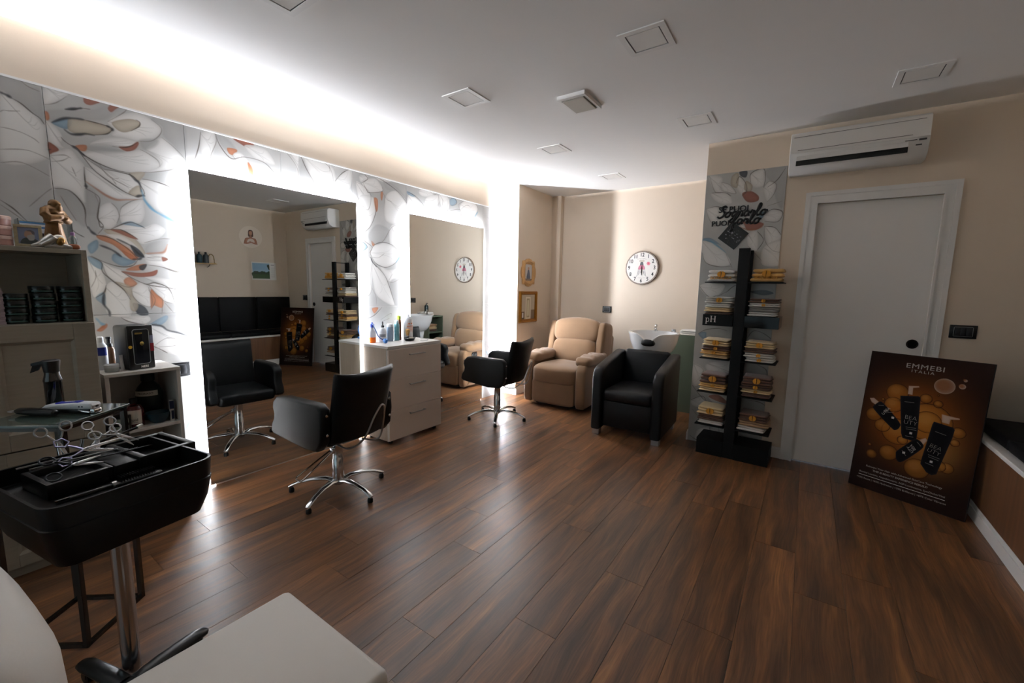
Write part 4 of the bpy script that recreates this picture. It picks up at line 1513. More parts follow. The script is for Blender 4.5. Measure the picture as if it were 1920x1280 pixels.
# towels and bottles at the green unit
towel('white', 0.28, 0.19, 0.062, (-1.06, 5.215, 0.8955), 4, 'cream-white rolled-edge towel on top of the green unit', 'towels at the green unit')
z = 0.6185
for c, h in (('brown', 0.04), ('cream', 0.045), ('tan', 0.04)):
    towel(c, 0.25, 0.22, h, (-1.08, 5.27, z), 90, c + ' towel in the stack inside the green unit, seen in the mirror', 'towels at the green unit')
    z += h + 0.001
def pump_bottle(loc, m, h, r, label, cat='bottle', cap=None, rz=0):
    t = thing('pump_bottle', label, cat, loc, rz)
    g = G(); g.lathe([(r * 0.9, 0), (r, 0.006), (r, h * 0.72), (r * 0.8, h * 0.79), (r * 0.36, h * 0.83), (r * 0.36, h * 0.86)], n=24)
    obj('body', g, m, t)
    g = G(); g.lathe([(r * 0.42, h * 0.85), (r * 0.42, h * 0.90), (r * 0.14, h * 0.905), (r * 0.14, h * 0.96)], n=16)
    g.tube([(-r * 0.15, 0, h * 0.965), (r * 0.5, 0, h * 0.97), (r * 1.0, 0, h * 0.945)], r * 0.16)
    obj('pump', g, cap or m_black, t)
    return t
pump_bottle((-0.915, 5.395, 0.8955), mat('dark_teal', '#1d2b2c', 0.3), 0.21, 0.036, 'dark pump bottle on the green unit, seen in the second mirror', rz=180)

# ------------------------------------------------------------------ black wall lettering
t = thing('wall_lettering', 'black cut-out wall motto over the flowered panel, above the towel rack', 'wall sign', (-0.545, YB - 0.015, 2.045))
for s_, x, z, sz in (('SE PUOI', -0.045, 0.062, 0.066), ('PUOI', -0.140, -0.052, 0.062)):
    text('word', s_, sz, m_blackm, t, (x, 0, z), extrude=0.003, bold=0.0012)
def script_word(word, x, z, s):
    L = {
        's': ([(.62, .95), (.45, 1.12), (.2, 1.02), (.25, .72), (.5, .5), (.5, .15), (.2, -.05), (-.05, .1)], .62),
        'o': ([(.38, .5), (.15, .45), (.05, .2), (.2, 0), (.42, .1), (.45, .35), (.35, .5), (.5, .42), (.62, .45)], .58),
        'g': ([(.42, .48), (.15, .45), (.08, .2), (.22, .05), (.42, .2), (.45, .5), (.42, -.2), (.25, -.55), (.05, -.4), (.3, -.1), (.62, .25)], .58),
        'n': ([(.0, .3), (.12, .5), (.14, .0), (.2, .35), (.36, .5), (.42, .3), (.42, .05), (.6, .1)], .58),
        'a': ([(.42, .45), (.15, .48), (.05, .2), (.2, .0), (.4, .2), (.43, .48), (.43, .08), (.58, .08)], .56),
        'r': ([(.0, .25), (.15, .55), (.2, .42), (.38, .45), (.32, .1), (.5, .05)], .48),
        'l': ([(.0, .1), (.3, .75), (.3, 1.1), (.15, 1.05), (.12, .3), (.25, .0), (.45, .1)], .42),
        'f': ([(.0, .1), (.35, .7), (.35, 1.1), (.2, 1.05), (.15, .2), (.12, -.6), (.28, -.5), (.25, .05), (.5, .2)], .46),
    }
    g = G()
    for c in word:
        pts, adv = L[c]
        P = [(x + (p[0] + 0.22 * p[1]) * s, 0.0, z + p[1] * s) for p in pts]
        g.tube([tuple(q) for q in spline(P, closed=False, k=4)], 0.0082, n=6)
        x += adv * s
    o = obj('word', g, m_blackm, t)
script_word('sognarlo', -0.165, 0.0, 0.083)
script_word('farlo', -0.055, -0.066, 0.085)

pv = Canvas(120, 120, '#15130f')
rr = random.Random(4)
for k in range(46):
    x, y = rr.randrange(15, 105), rr.randrange(15, 105)
    if abs(x - 60) + abs(y - 60) < 70:
        pv.rect(x, y, x + rr.randrange(3, 13), y + rr.randrange(2, 7), rr.choice(['#d8d4d6', '#8e8a90', '#5a564f', '#b9b4c2']), 0.8)
t = thing('wall_picture', 'black and white picture hung as a diamond above the rack post', 'picture', (-0.577, YB - 0.0095, 1.885))
t.rotation_euler = (0, math.radians(38), 0)
g = G(); g.box(-0.085, -0.010, -0.085, 0.085, 0.0, 0.085, b=0.001, seg=1)
o = obj('board', g, print_mat('diamond_print', pv, 0.3), t, smooth=False)
planar_uv(o, lambda c: c.x / 0.17 + 0.5, lambda c: c.z / 0.17 + 0.5)
# ------------------------------------------------------------------ leaning advertising board
PW_, PH_ = 0.617, 1.0
W_, H_ = 430, 697
pc = Canvas(W_, H_, '#1e0f08')
def pp(l):
    return [(x * W_, y * H_) for x, y in l]
yy, xx = np.mgrid[0:H_, 0:W_]
gx, gy = xx / W_, yy / H_
glow = np.exp(-(((gx - 0.48) / 0.40) ** 2 + ((gy - 0.45) / 0.28) ** 2) ** 1.2)[..., None]
hot = np.exp(-(((gx - 0.70) / 0.22) ** 2 + ((gy - 0.62) / 0.16) ** 2))[..., None]
pc.a = srgb('#24120c') * (1 - glow) + srgb('#b4601a') * glow
pc.a = pc.a * (1 - 0.55 * hot) + srgb('#d8a055') * 0.55 * hot
for x, y, r in ((.365, .54, .145), (.59, .433, .20), (.59, .433, .115), (.30, .27, .098), (.285, .36, .085), (.545, .28, .05), (.647, .302, .038), (.125, .455, .075), (.22, .52, .072), (.317, .70, .085), (.171, .74, .052), (.573, .756, .105), (.836, .461, .056), (.825, .528, .036), (.80, .70, .056), (.735, .70, .06), (.417, .59, .045), (.186, .336, .015), (.14, .677, .018), (.635, .245, .008)):
    pc.disc(x * W_, y * H_, r * W_, '#c07a2a', 0.55, edge='#3a1b08', ew=4, ea=1.0, soft=1.5)
    pc.stroke([(x * W_ + r * W_ * math.cos(q * PI / 14), y * H_ + r * W_ * math.sin(q * PI / 14)) for q in range(29)], 3.0, '#3b1a06', 0.75, taper=False, smooth=False)
    pc.disc((x - r * 0.2) * W_, y * H_ - r * 0.25 * W_, r * W_ * 0.55, '#dca050', 0.35, soft=r * W_ * 0.5)
for x, y, r in ((.669, .179, .082), (.80, .165, .026), (.815, .125, .014)):
    pc.disc(x * W_, y * H_, r * W_, '#a9826a', 0.9, edge='#e8e0d8', ew=3, ea=0.9, soft=1.5)
    pc.disc((x - .01) * W_, y * H_ - 3, r * W_ * 0.7, '#9a6238', 0.7, soft=r * W_ * 0.4)
BK, BE = '#0f0d10', '#2b2830'
pc.fill(pp([(.330, .290), (.480, .272), (.500, .278), (.528, .50), (.530, .56), (.50, .578), (.415, .575), (.395, .545), (.335, .31)]), BK, 1, edge=BE, ew=6, ea=0.8, smooth=False)
pc.fill(pp([(.640, .420), (.79, .432), (.806, .445), (.80, .50), (.735, .755), (.70, .770), (.655, .76), (.598, .715), (.60, .68), (.632, .44)]), BK, 1, edge=BE, ew=6, ea=0.8, smooth=False)
pc.fill(pp([(.112, .392), (.150, .362), (.195, .365), (.36, .47), (.374, .505), (.345, .532), (.30, .522), (.123, .423)]), BK, 1, edge=BE, ew=5, ea=0.8)
pc.fill(pp([(.385, .700), (.395, .666), (.512, .570), (.555, .565), (.595, .590), (.575, .629), (.454, .733), (.405, .738)]), BK, 1, edge=BE, ew=5, ea=0.8)
for l in ([(.385, .212), (.47, .204), (.475, .212), (.425, .222), (.430, .270), (.39, .270)], [(.688, .362), (.825, .368), (.828, .376), (.762, .386), (.758, .418), (.70, .414)], [(.060, .345), (.100, .338), (.150, .360), (.122, .384), (.085, .372)], [(.555, .560), (.600, .538), (.618, .552), (.593, .587)]):
    pc.fill(pp(l), '#d8bfae', 0.95, edge='#a27a62', ew=3, smooth=False)
for x, y in ((.475, .53), (.678, .684), (.30, .452), (.448, .672)):
    pc.rect(x * W_ - 5, y * H_ - 5, x * W_ + 5, y * H_ + 5, '#e8e4e0')
for a, b_ in (((.375, .325), (.455, .321)), ((.425, .495), (.51, .490)), ((.43, .508), (.515, .503)), ((.435, .556), (.50, .553)), ((.665, .482), (.75, .492)), ((.645, .643), (.735, .652)), ((.65, .656), (.73, .665)), ((.635, .70), (.70, .708)), ((.155, .385), (.20, .38)), ((.245, .425), (.30, .412)), ((.54, .578), (.575, .60)), ((.43, .66), (.47, .69))):
    pc.stroke(pp([a, b_]), 1.8, '#bdb6b0', 0.8, taper=False, smooth=False, vary=0)
BLp, BRp = Vector((0.368, 3.931, 0.0)), Vector((0.925, 3.666, 0.0))
bd = (BRp - BLp).normalized()
bn = Vector((-bd.y, bd.x, 0))            # horizontal, pointing to the wall
lean = math.asin(0.128)
up = (bn * math.sin(lean) + Vector((0, 0, 1)) * math.cos(lean))
t = thing('advertising_board', 'brown leaning advertising board with amber bubbles and black pump bottles', 'poster', BLp)
g = G(); g.box(0, 0, 0, PW_, 0.020, PH_)
t.matrix_world = Matrix(((bd.x, bd.y * 0 + bn.x * math.cos(lean), up.x, BLp.x), (bd.y, bn.y * math.cos(lean), up.y, BLp.y), (0, -math.sin(lean), up.z, 0.0027), (0, 0, 0, 1)))
obj('backing', g, mat('board_edge', '#120a07', 0.6), t, smooth=False)
g = G(); g.box(0.002, -0.0012, 0.002, PW_ - 0.002, 0.0, PH_ - 0.002)
o = obj('print', g, print_mat('board_print', pc, 0.75, gain=0.85, spec=0.12), t, smooth=False)
planar_uv(o, lambda c: c.x / PW_, lambda c: c.z / PH_)
m_w = mat('print_white', '#e9e4de', 0.5)
m_pg = mat('print_grey', '#a39c95', 0.6)
def bt(s_, x, y, sz, **k):
    text('lettering', s_, sz, m_pg, o, (x * PW_, -0.0018, (1 - y) * PH_), extrude=0.0003, **k)
bt('EMMEBI', .49, .075, .046, bold=0.0, spacing=1.1, sx=1.2)
bt('ITALIA', .478, .108, .026, spacing=1.35, sx=1.2)
bt('BEA', .452, .428, .040, sx=0.95, bold=-0.0012); bt('UTY', .456, .462, .040, sx=0.95, bold=-0.0012)
bt('BEA', .690, .585, .038, sx=0.95, bold=-0.0012, rotation=(PI / 2, math.radians(14), 0)); bt('UTY', .683, .618, .038, sx=0.95, bold=-0.0012, rotation=(PI / 2, math.radians(14), 0))
bt('BEA', .238, .405, .024, rotation=(PI / 2, math.radians(-52), 0)); bt('UTY', .226, .425, .024, rotation=(PI / 2, math.radians(-52), 0))
bt('BEA', .515, .622, .024, rotation=(PI / 2, math.radians(-130), 0)); bt('UTY', .497, .640, .024, rotation=(PI / 2, math.radians(-130), 0))
bt('Reinvent Your Hair with Advanced SkinCare Technology', .47, .834, .0175)
bt('THIS IS BEAUTY EXPERIENCE REBUILD', .45, .858, .0175, bold=0.0002)
bt('Biovital Lumiera, Acquabiomeric, AGP-Luminescine, SymDiolux/Vital', .46, .885, .0165)
bt('+93% Resist | +82% Hydration | +75% Brilliance | +87% Color Vibrance', .46, .928, .0165)
g = G(); g.box(0.085 * PW_, -0.0016, (1 - .907) * PH_, 0.835 * PW_, -0.001, (1 - .9045) * PH_)
obj('rule', g, m_w, o, smooth=False)

# ------------------------------------------------------------------ wall bench on the right
m_wal = mat('walnut_panel', '#4a3020', 0.45, stretch=(14, 14, 0.7), vscale=2.2, col2='#7d5536', bump=0.05)
BY0, BY1 = -0.30, YB - 0.004
t = thing('wall_bench', 'long wall bench with walnut front, white edge and black padded cushions', 'bench', (XB, 0, 0))
g = G(); g.box(0.0, BY0, 0.0, XR - XB, BY1, 0.497)
obj('front_panel', g, m_wal, t, smooth=False)
g = G(); g.box(-0.008, BY0, 0.490, XR - XB, BY1, 0.516, b=0.003, seg=1)
obj('seat_edge', g, m_trim, t, smooth=False)
g = G(); g.box(-0.012, BY0, 0.0, 0.0, BY1, 0.070); g.box(-0.008, BY0, 0.070, 0.0, BY1, 0.098, b=0.003, seg=1)
obj('baseboard', g, m_trim, t, smooth=False)
m_pad = mat('black_pad', '#08080a', 0.55, var=0.2, bump=0.15, bscale=160, spec=0.2)
y = BY1
while y - 0.59 > BY0:
    g = G(); g.box(0.035, y - 0.588, 0.5165, XR - XB - 0.055, y - 0.002, 0.585, b=0.018, seg=3)
    obj('seat_cushion', g, m_pad, t)
    g = G(); g.box(XR - XB - 0.052, y - 0.588, 0.587, XR - XB - 0.001, y - 0.002, 1.16, b=0.016, seg=3)
    obj('back_cushion', g, m_pad, t)
    y -= 0.590

# ------------------------------------------------------------------ things on the right wall, seen in the first mirror
pv = Canvas(160, 160, '#e6d8c8')
pv.fill([(66, 34), (80, 28), (94, 34), (98, 60), (94, 78), (66, 78), (62, 60)], '#4a2c20', 1)
pv.fill([(70, 40), (80, 36), (91, 42), (91, 60), (81, 70), (71, 60)], '#c48f72', 1)
pv.fill([(74, 66), (88, 66), (90, 84), (118, 92), (130, 128), (126, 132), (40, 132), (36, 128), (46, 92), (72, 84)], '#b37e62', 1, edge='#6d3d2c', ew=5)
pv.fill([(60, 100), (80, 92), (100, 100), (108, 132), (56, 132)], '#e6d7cc', 0.9)
pv.stroke([(46, 94), (54, 124), (92, 112)], 9, '#a56d52', 1, vary=0); pv.stroke([(120, 94), (112, 126), (74, 116)], 9, '#a56d52', 1, vary=0)
t = thing('wall_sticker', 'round wall sticker showing a dark-haired woman with crossed arms, in the mirror', 'sticker', (XR, 3.565, 2.19))
g = G(); g.lathe([(0.185, 0.0), (0.185, 0.002)], n=48, M=Matrix.Rotation(-PI / 2, 4, 'Y'))
o = obj('print', g, print_mat('sticker_print', pv, 0.6), t, smooth=False)
planar_uv(o, lambda c: -c.y / 0.37 + 0.5, lambda c: c.z / 0.37 + 0.5)
pv = Canvas(180, 140, '#e9e7e2')
pv.rect(6, 8, 130, 130, '#9fc0d6'); pv.rect(6, 8, 130, 60, '#8fb2cf', 0.6)
for k in range(26):
    pv.disc(10 + k * 4.6, 92 + 8 * math.sin(k * 1.7), 11 + 4 * math.sin(k * 2.3), '#2c4225', 1)
pv.rect(6, 96, 130, 130, '#3c5630')
for x in (28, 62, 96):
    pv.fill([(x - 9, 88), (x, 74), (x + 9, 88)], '#3b3a34', 1, smooth=False)
pv.fill([(112, 24), (128, 20), (130, 60), (120, 50)], '#26381f', 1)
pv.rect(0, 130, 180, 140, '#e9e7e2'); pv.rect(130, 0, 180, 140, '#e9e7e2')
for k in range(11):
    pv.stroke([(140, 34 + 8 * k), (168, 34 + 8 * k)], 1.6, '#9a9a98', 0.7, taper=False, smooth=False, vary=0)
pv.rect(140, 16, 166, 22, '#6d6d6d', 0.7)
t = thing('wall_calendar', 'landscape calendar with sky and green trees on the opposite wall, in the mirror', 'calendar', (XR, 3.757, 1.615))
g = G(); g.box(-0.004, -0.208, -0.155, 0.0, 0.208, 0.155)
o = obj('sheet', g, print_mat('calendar_print', pv, 0.5), t, smooth=False)
planar_uv(o, lambda c: c.y / 0.416 + 0.5, lambda c: c.z / 0.31 + 0.5)
m_shelf = mat('pale_wood', '#c9a878', 0.5, stretch=(3, 20, 20), vscale=2)
t = thing('wall_shelf', 'small pale wooden wall shelf on the opposite wall, seen in the mirror', 'shelf', (XR, 2.62, 1.70))
g = G(); g.box(-0.15, -0.35, -0.012, 0, 0.35, 0.0, b=0.002)
obj('board', g, m_shelf, t, smooth=False)
g = G()
for s in (-1, 1):
    g.tube([(0, s * 0.26, -0.06), (-0.06, s * 0.26, -0.05), (-0.12, s * 0.26, -0.013)], 0.005)
obj('bracket', g, m_black, t)
m_tealb = mat('dark_teal_bottle', '#274047', 0.25, var=0.1)
for i, (y, lab) in enumerate(((2.66, 'teal bottle in the middle of the mirrored wall shelf'), (2.755, 'teal bottle near the open end of the mirrored wall shelf'), (2.845, 'dark grey bottle beside the brass ring on the mirrored shelf'))):
    t = thing('shelf_bottle', lab, 'bottle', (XR - 0.075, y, 1.7005), 0, 'bottles on the mirrored wall shelf')
    g = G(); g.lathe([(0.034, 0), (0.037, 0.005), (0.037, 0.115), (0.028, 0.135), (0.014, 0.142)], n=20)
    obj('body', g, m_tealb if i < 2 else mat('slate_bottle', '#40474a', 0.3), t)
    g = G(); g.lathe([(0.016, 0.141), (0.016, 0.172), (0.012, 0.175)], n=16)
    obj('cap', g, m_black, t)
t = thing('ring_ornament', 'thin brass ring ornament at the end of the mirrored wall shelf', 'ornament', (XR - 0.075, 2.905, 1.7005))
g = G(); g.tube([(0, 0.04 * math.cos(a) + 0.012, 0.075 + 0.072 * math.sin(a)) for a in [PI * k / 12 - 0.2 for k in range(15)]], 0.006)
g.box(-0.02, -0.005, 0.0, 0.02, 0.07, 0.008)
g.tube([(0, 0.055, 0.0), (0, 0.055, 0.07)], 0.005)
obj('ring', g, mat('brass', '#8a713c', 0.3, metal=0.9), t)
# ------------------------------------------------------------------ tall cabinet on the left
m_cab = mat('taupe_woodgrain', '#8f8779', 0.55, stretch=(30, 3, 30), vscale=2.5, col2='#a39b8c', bump=0.08)
KX0, KX1, KY0, KY1, KZ = -3.284, -2.945, -0.55, 0.548, 1.547
t = thing('tall_cabinet', 'tall taupe cabinet with open shelf of dark tins at far left', 'cabinet', (KX0, KY1, 0))
Mk = Matrix.Translation((-KX0, -KY1, 0))
def kb(name, a, b_, parent=t, bev=0.0015, m=m_cab):
    g = G(Mk); g.box(*a, *b_, b=bev, seg=1)
    return obj(name, g, m, parent, smooth=False)
kb('side_panel', (KX0, KY1 - 0.022, 0), (KX1, KY1, KZ))
kb('side_panel', (KX0, KY0, 0), (KX1, KY0 + 0.022, KZ))
kb('top_panel', (KX0, KY0 + 0.022, KZ - 0.022), (KX1 + 0.001, KY1 - 0.022, KZ))
kb('shelf', (KX0, KY0 + 0.022, 1.172), (KX1, KY1 - 0.022, 1.194))
kb('back_panel', (KX0, KY0 + 0.022, 0), (KX0 + 0.008, KY1 - 0.022, KZ - 0.022))
kb('plinth', (KX1 - 0.03, KY0 + 0.022, 0), (KX1 - 0.012, KY1 - 0.022, 0.05))
def framed_door(y0, y1, z0, z1, fr=0.075):
    x0, x1 = KX1, KX1 + 0.020
    g = G(Mk)
    g.box(x0, y0, z0, x1, y0 + fr, z1, b=0.002); g.box(x0, y1 - fr, z0, x1, y1, z1, b=0.002)
    g.box(x0, y0 + fr, z0, x1, y1 - fr, z0 + fr, b=0.002); g.box(x0, y0 + fr, z1 - fr, x1, y1 - fr, z1, b=0.002)
    d = obj('door', g, m_cab, t, smooth=False)
    e = 0.012
    g = G(Mk)
    lo = [(x1 - 0.001, y0 + fr, z0 + fr), (x1 - 0.001, y1 - fr, z0 + fr), (x1 - 0.001, y1 - fr, z1 - fr), (x1 - 0.001, y0 + fr, z1 - fr)]
    li = [(x0 + 0.008, y0 + fr + e, z0 + fr + e), (x0 + 0.008, y1 - fr - e, z0 + fr + e), (x0 + 0.008, y1 - fr - e, z1 - fr - e), (x0 + 0.008, y0 + fr + e, z1 - fr - e)]
    g.rings([lo, li], cap=False)
    g.quad(*li)
    obj('panel', g, m_cab, d, smooth=False)
    return d
ymid = KY0 + 0.40
for a, b_ in ((KY1 - 0.40, KY1 - 0.002), (KY0 + 0.002, KY1 - 0.404)):
    framed_door(a, b_, 0.612, 1.190, 0.078)
    framed_door(a, b_, 0.055, 0.606, 0.060)

# tins in the open shelf
m_tin = mat('dark_green_tin', '#0c1d1a', 0.22, var=0.2, coat=0.4)
m_tinlid = mat('black_green_lid', '#0a1210', 0.3, var=0.2)
m_tlab = mat('tin_label', '#34544d', 0.4)
TG = 'dark green tins in the open cabinet shelf'
rows = ('bottom', 'second', 'third', 'fourth', 'top')
def tin(x, y, z, lab):
    t = thing('wax_tin', lab, 'tin', (x, y, z), rnd.uniform(0, 40), TG)
    g = G(); g.lathe([(0.041, 0), (0.0425, 0.002), (0.0425, 0.021)], n=28)
    obj('tin_body', g, m_tin, t)
    g = G(); g.lathe([(0.0435, 0.0205), (0.0435, 0.032), (0.042, 0.034), (0.0, 0.034)], n=28)
    obj('lid', g, m_tinlid, t)
    g = G()
    for k in range(7):
        a = PI * (k - 3.5) / 12 - math.radians(math.degrees(t.rotation_euler.z))
        b2 = a + PI / 12
        g.quad(*[(0.0432 * math.cos(q), 0.0432 * math.sin(q), zz) for q, zz in ((a, 0.008), (b2, 0.008), (b2, 0.014), (a, 0.014))])
    obj('band', g, m_tlab, t, smooth=False)
for col, (y, n, nm) in enumerate(((0.300, 4, 'lower stack nearest the camera'), (0.390, 5, 'middle stack'), (0.480, 5, 'stack against the cabinet side'))):
    for k in range(n):
        r = 'top' if k == n - 1 else rows[k]
        tin(KX1 - 0.058 + rnd.uniform(-0.004, 0.004), y + rnd.uniform(-0.003, 0.003), 1.1945 + k * 0.0348, 'dark green hair-wax tin, %s one of the %s' % (r, nm))
m_pinkp = mat('pale_pink_paper', '#a8969a', 0.8, var=0.06)
t = thing('paper_stack', 'stack of pale pink papers in the cabinet shelf, left of the tins', 'paper stack', (KX1 - 0.07, 0.215, 1.1945))
for k in range(14):
    g = G(); g.box(-0.055, -0.05, 0.0115 * k, 0.055 - 0.003 * (k % 3), 0.05 - 0.002 * (k % 2), 0.0115 * k + 0.0105)
    obj('sheet', g, m_pinkp, t, smooth=False)

# on top of the cabinet
m_pink = mat('translucent_pink', '#c99a90', 0.3, var=0.05, trans=0.15)
for k, lab in enumerate(('pink plastic jar at the bottom of the stack on the tall cabinet', 'pink plastic jar in the middle of the stack on the tall cabinet', 'pink plastic jar on top of the stack on the tall cabinet')):
    t = thing('pink_jar', lab, 'jar', (-3.02, 0.262, KZ + 0.0005 + 0.044 * k), 0, 'stacked pink jars')
    g = G(); g.lathe([(0.055, 0), (0.06, 0.003), (0.06, 0.028)], n=28)
    obj('body', g, m_pink, t)
    g = G(); g.lathe([(0.062, 0.028), (0.062, 0.041), (0.059, 0.0435), (0, 0.0435)], n=28)
    obj('lid', g, mat('pale_pink_lid', '#d8b9ad', 0.35), t)
pv = Canvas(80, 90, '#7d86a0')
pv.fill([(10, 90), (18, 62), (44, 54), (72, 66), (78, 90)], '#4a4f4c', 1)
pv.fill([(24, 40), (30, 20), (50, 14), (62, 24), (60, 46), (52, 58), (36, 58), (26, 50)], '#b08d78', 1)
pv.fill([(34, 46), (56, 36), (64, 44), (60, 66), (44, 70), (36, 60)], '#aba6a2', 1)
pv.fill([(34, 18), (50, 12), (64, 22), (64, 36), (56, 34), (50, 22)], '#6a6266', 1)
t = thing('photo_frame', 'small distressed wood frame with portrait of a bearded man, beside the statue', 'photo frame', (-2.985, 0.366, KZ + 0.0015), 0)
t.rotation_euler = (0, math.radians(-7), math.radians(-6))
g = G()
fw, fh, b_ = 0.044, 0.100, 0.012
for a in ((-fw, 0, fw, b_), (-fw, fh - b_, fw, fh), (-fw, b_, -fw + b_, fh - b_), (fw - b_, b_, fw, fh - b_)):
    g.box(-0.006, a[0], a[1], 0.006, a[2], a[3], b=0.001, seg=1)
obj('frame', g, mat('distressed_wood', '#8d7d63', 0.7, col2='#c2b493', vscale=60), t, smooth=False)
g = G(); g.box(-0.005, -fw + b_, b_, 0.002, fw - b_, fh - b_)
o = obj('photo', g, print_mat('portrait_print', pv, 0.3), t, smooth=False)
planar_uv(o, lambda c: c.y / (2 * (fw - b_)) + 0.5, lambda c: (c.z - b_) / (fh - 2 * b_))

def remesh(name, g, m, parent, voxel):
    me = bpy.data.meshes.new(name)
    g.bm.to_mesh(me); g.bm.free()
    tmp = bpy.data.objects.new(name, me)
    C.objects.link(tmp)
    md = tmp.modifiers.new('r', 'REMESH'); md.mode = 'VOXEL'; md.voxel_size = voxel; md.use_smooth_shade = True
    sm = tmp.modifiers.new('s', 'SMOOTH'); sm.factor = 0.5; sm.iterations = 2
    dg = bpy.context.evaluated_depsgraph_get()
    out = bpy.data.meshes.new_from_object(tmp.evaluated_get(dg))
    bpy.data.objects.remove(tmp)
    out.name = name
    out.materials.clear()
    out.shade_smooth()
    return link(name, out, m, parent)
m_bronze = mat('gilded_bronze', '#3f2a14', 0.42, metal=0.35, col2='#8a6230', vscale=45)
t = thing('friar_statue', 'bronze-brown statuette of a bearded friar with folded arms on the cabinet', 'statue', (-3.055, 0.462, KZ + 0.0005), -48)
g = G()
robe = lambda a, z: 1 + 0.055 * math.cos(13 * a) * max(0, (0.125 - z) / 0.125) + 0.0
g.lathe([(0.050, 0.0), (0.051, 0.006), (0.045, 0.03), (0.038, 0.075), (0.031, 0.115), (0.030, 0.13)], n=52, wave=robe, sx=1.0, sy=0.85)
g.lathe([(0.029, 0.12), (0.034, 0.145), (0.041, 0.172), (0.038, 0.190), (0.024, 0.204), (0.012, 0.208)], n=30, sx=1.2, sy=0.85)
g.sq((0, 0.012, 0.213), (0.040, 0.046, 0.050), 0.9, 0.9)
g.sq((0, 0.030, 0.197), (0.028, 0.022, 0.034), 0.9, 0.9)
g.sq((0, 0.036, 0.213), (0.008, 0.011, 0.011), 1, 1)
for s in (-1, 1):
    g.sq((s * 0.020, 0.008, 0.212), (0.007, 0.011, 0.014), 1, 1)
    g.tube([(s * 0.038, 0.0, 0.186), (s * 0.050, 0.008, 0.160), (s * 0.046, 0.026, 0.143), (s * 0.014, 0.040, 0.152), (-s * 0.008, 0.040, 0.162)], [0.017, 0.019, 0.018, 0.014, 0.008], n=10)
    for k in range(3):
        g.tube([(-s * 0.006, 0.041 - 0.001 * k, 0.157 + 0.005 * k), (-s * 0.022, 0.035, 0.161 + 0.006 * k)], 0.0034, n=6)
g.tube([(0.034 * math.cos(a), 0.029 * math.sin(a), 0.127) for a in [2 * PI * k / 24 for k in range(24)]], 0.004, n=6, closed=True)
g.tube([(0.012, 0.028, 0.127), (0.016, 0.034, 0.08), (0.017, 0.038, 0.04)], 0.0032, n=6)
remesh('figure', g, m_bronze, t, 0.0021)
t = thing('silver_figurine', 'silver figurine of a bowed veiled head lying before the friar statuette', 'figurine', (-2.972, 0.448, KZ + 0.0005), 0)
g = G()
g.sq((0, 0.010, 0.038), (0.036, 0.046, 0.058), 0.9, 0.9, M=rot('X', -25, (0, 0.01, 0.038)))
g.tube([(0, -0.004, 0.055), (0, -0.03, 0.03), (0, -0.055, 0.012), (0, -0.08, 0.006)], [0.020, 0.020, 0.013, 0.006], n=12)
g.tube([(0.012, 0.0, 0.05), (0.014, -0.02, 0.03), (0.014, -0.05, 0.01)], [0.010, 0.012, 0.006], n=10)
g.sq((0, 0.0, 0.008), (0.040, 0.09, 0.018), 0.7, 0.7)
g.tube([(0.008, 0.02, 0.014), (0.008, 0.05, 0.010), (0.004, 0.062, 0.005)], [0.011, 0.009, 0.005], n=10)
fig = remesh('veil', g, mat('silver_leaf', '#b4b2ac', 0.3, metal=0.85, var=0.1), t, 0.0022)
g = G(); g.sq((0.012, 0.016, 0.034), (0.028, 0.030, 0.040), 0.9, 0.9, M=rot('X', -25, (0, 0.016, 0.034)))
g.sq((0.026, 0.018, 0.032), (0.007, 0.006, 0.012), 1, 1)
obj('face', g, mat('gilt_face', '#8c6a35', 0.35, metal=0.8), t, ang=180)
g = G(); g.sq((0.0, 0.062, 0.013), (0.03, 0.045, 0.026), 0.8, 0.8)
obj('base', g, mat('terracotta', '#8a4a26', 0.6), t, ang=180)
t = thing('leaflet_holder', 'clear plastic leaflet holder standing behind the friar statuette', 'leaflet holder', (-3.185, 0.44, KZ + 0.0005))
m_clear = glass_mat('clear_plastic', '#e9eeee', 0.12, 0.05)
for a in ((-0.055, -0.085, 0.0, -0.052, 0.10, 0.14), (-0.055, -0.085, 0, 0.05, -0.082, 0.14), (-0.055, 0.097, 0, 0.05, 0.10, 0.14), (0.047, -0.085, 0.0, 0.05, 0.10, 0.07), (-0.055, -0.085, 0, 0.05, 0.10, 0.003)):
    g = G(); g.box(*a)
    obj('wall_panel', g, m_clear, t, smooth=False)
pv = Canvas(60, 90, '#d9dde2')
pv.rect(0, 0, 60, 6, '#4f86b8'); pv.rect(0, 14, 60, 20, '#3f78ad'); pv.rect(0, 36, 60, 90, '#2b1f22'); pv.disc(18, 62, 12, '#6b8fb0')
t = thing('leaflet', 'blue, white and dark leaflet in the clear holder behind the statuette', 'leaflet', (-3.175, 0.42, KZ + 0.004))
g = G(); g.box(-0.001, -0.055, 0, 0.001, 0.04, 0.128)
o = obj('sheet', g, print_mat('leaflet_print', pv, 0.5), t, smooth=False)
planar_uv(o, lambda c: (c.y + 0.055) / 0.095, lambda c: c.z / 0.128)
t = thing('vial', 'clear glass vial with a pink cap beside the friar statuette', 'vial', (-2.99, 0.512, KZ + 0.0005))
g = G(); g.lathe([(0.014, 0.0), (0.015, 0.003), (0.015, 0.055), (0.006, 0.07)], n=18)
obj('body', g, m_clear, t)
g = G(); g.lathe([(0.008, 0.068), (0.008, 0.082), (0.003, 0.085)], n=14)
obj('cap', g, mat('lilac', '#9a6f9c', 0.4), t)

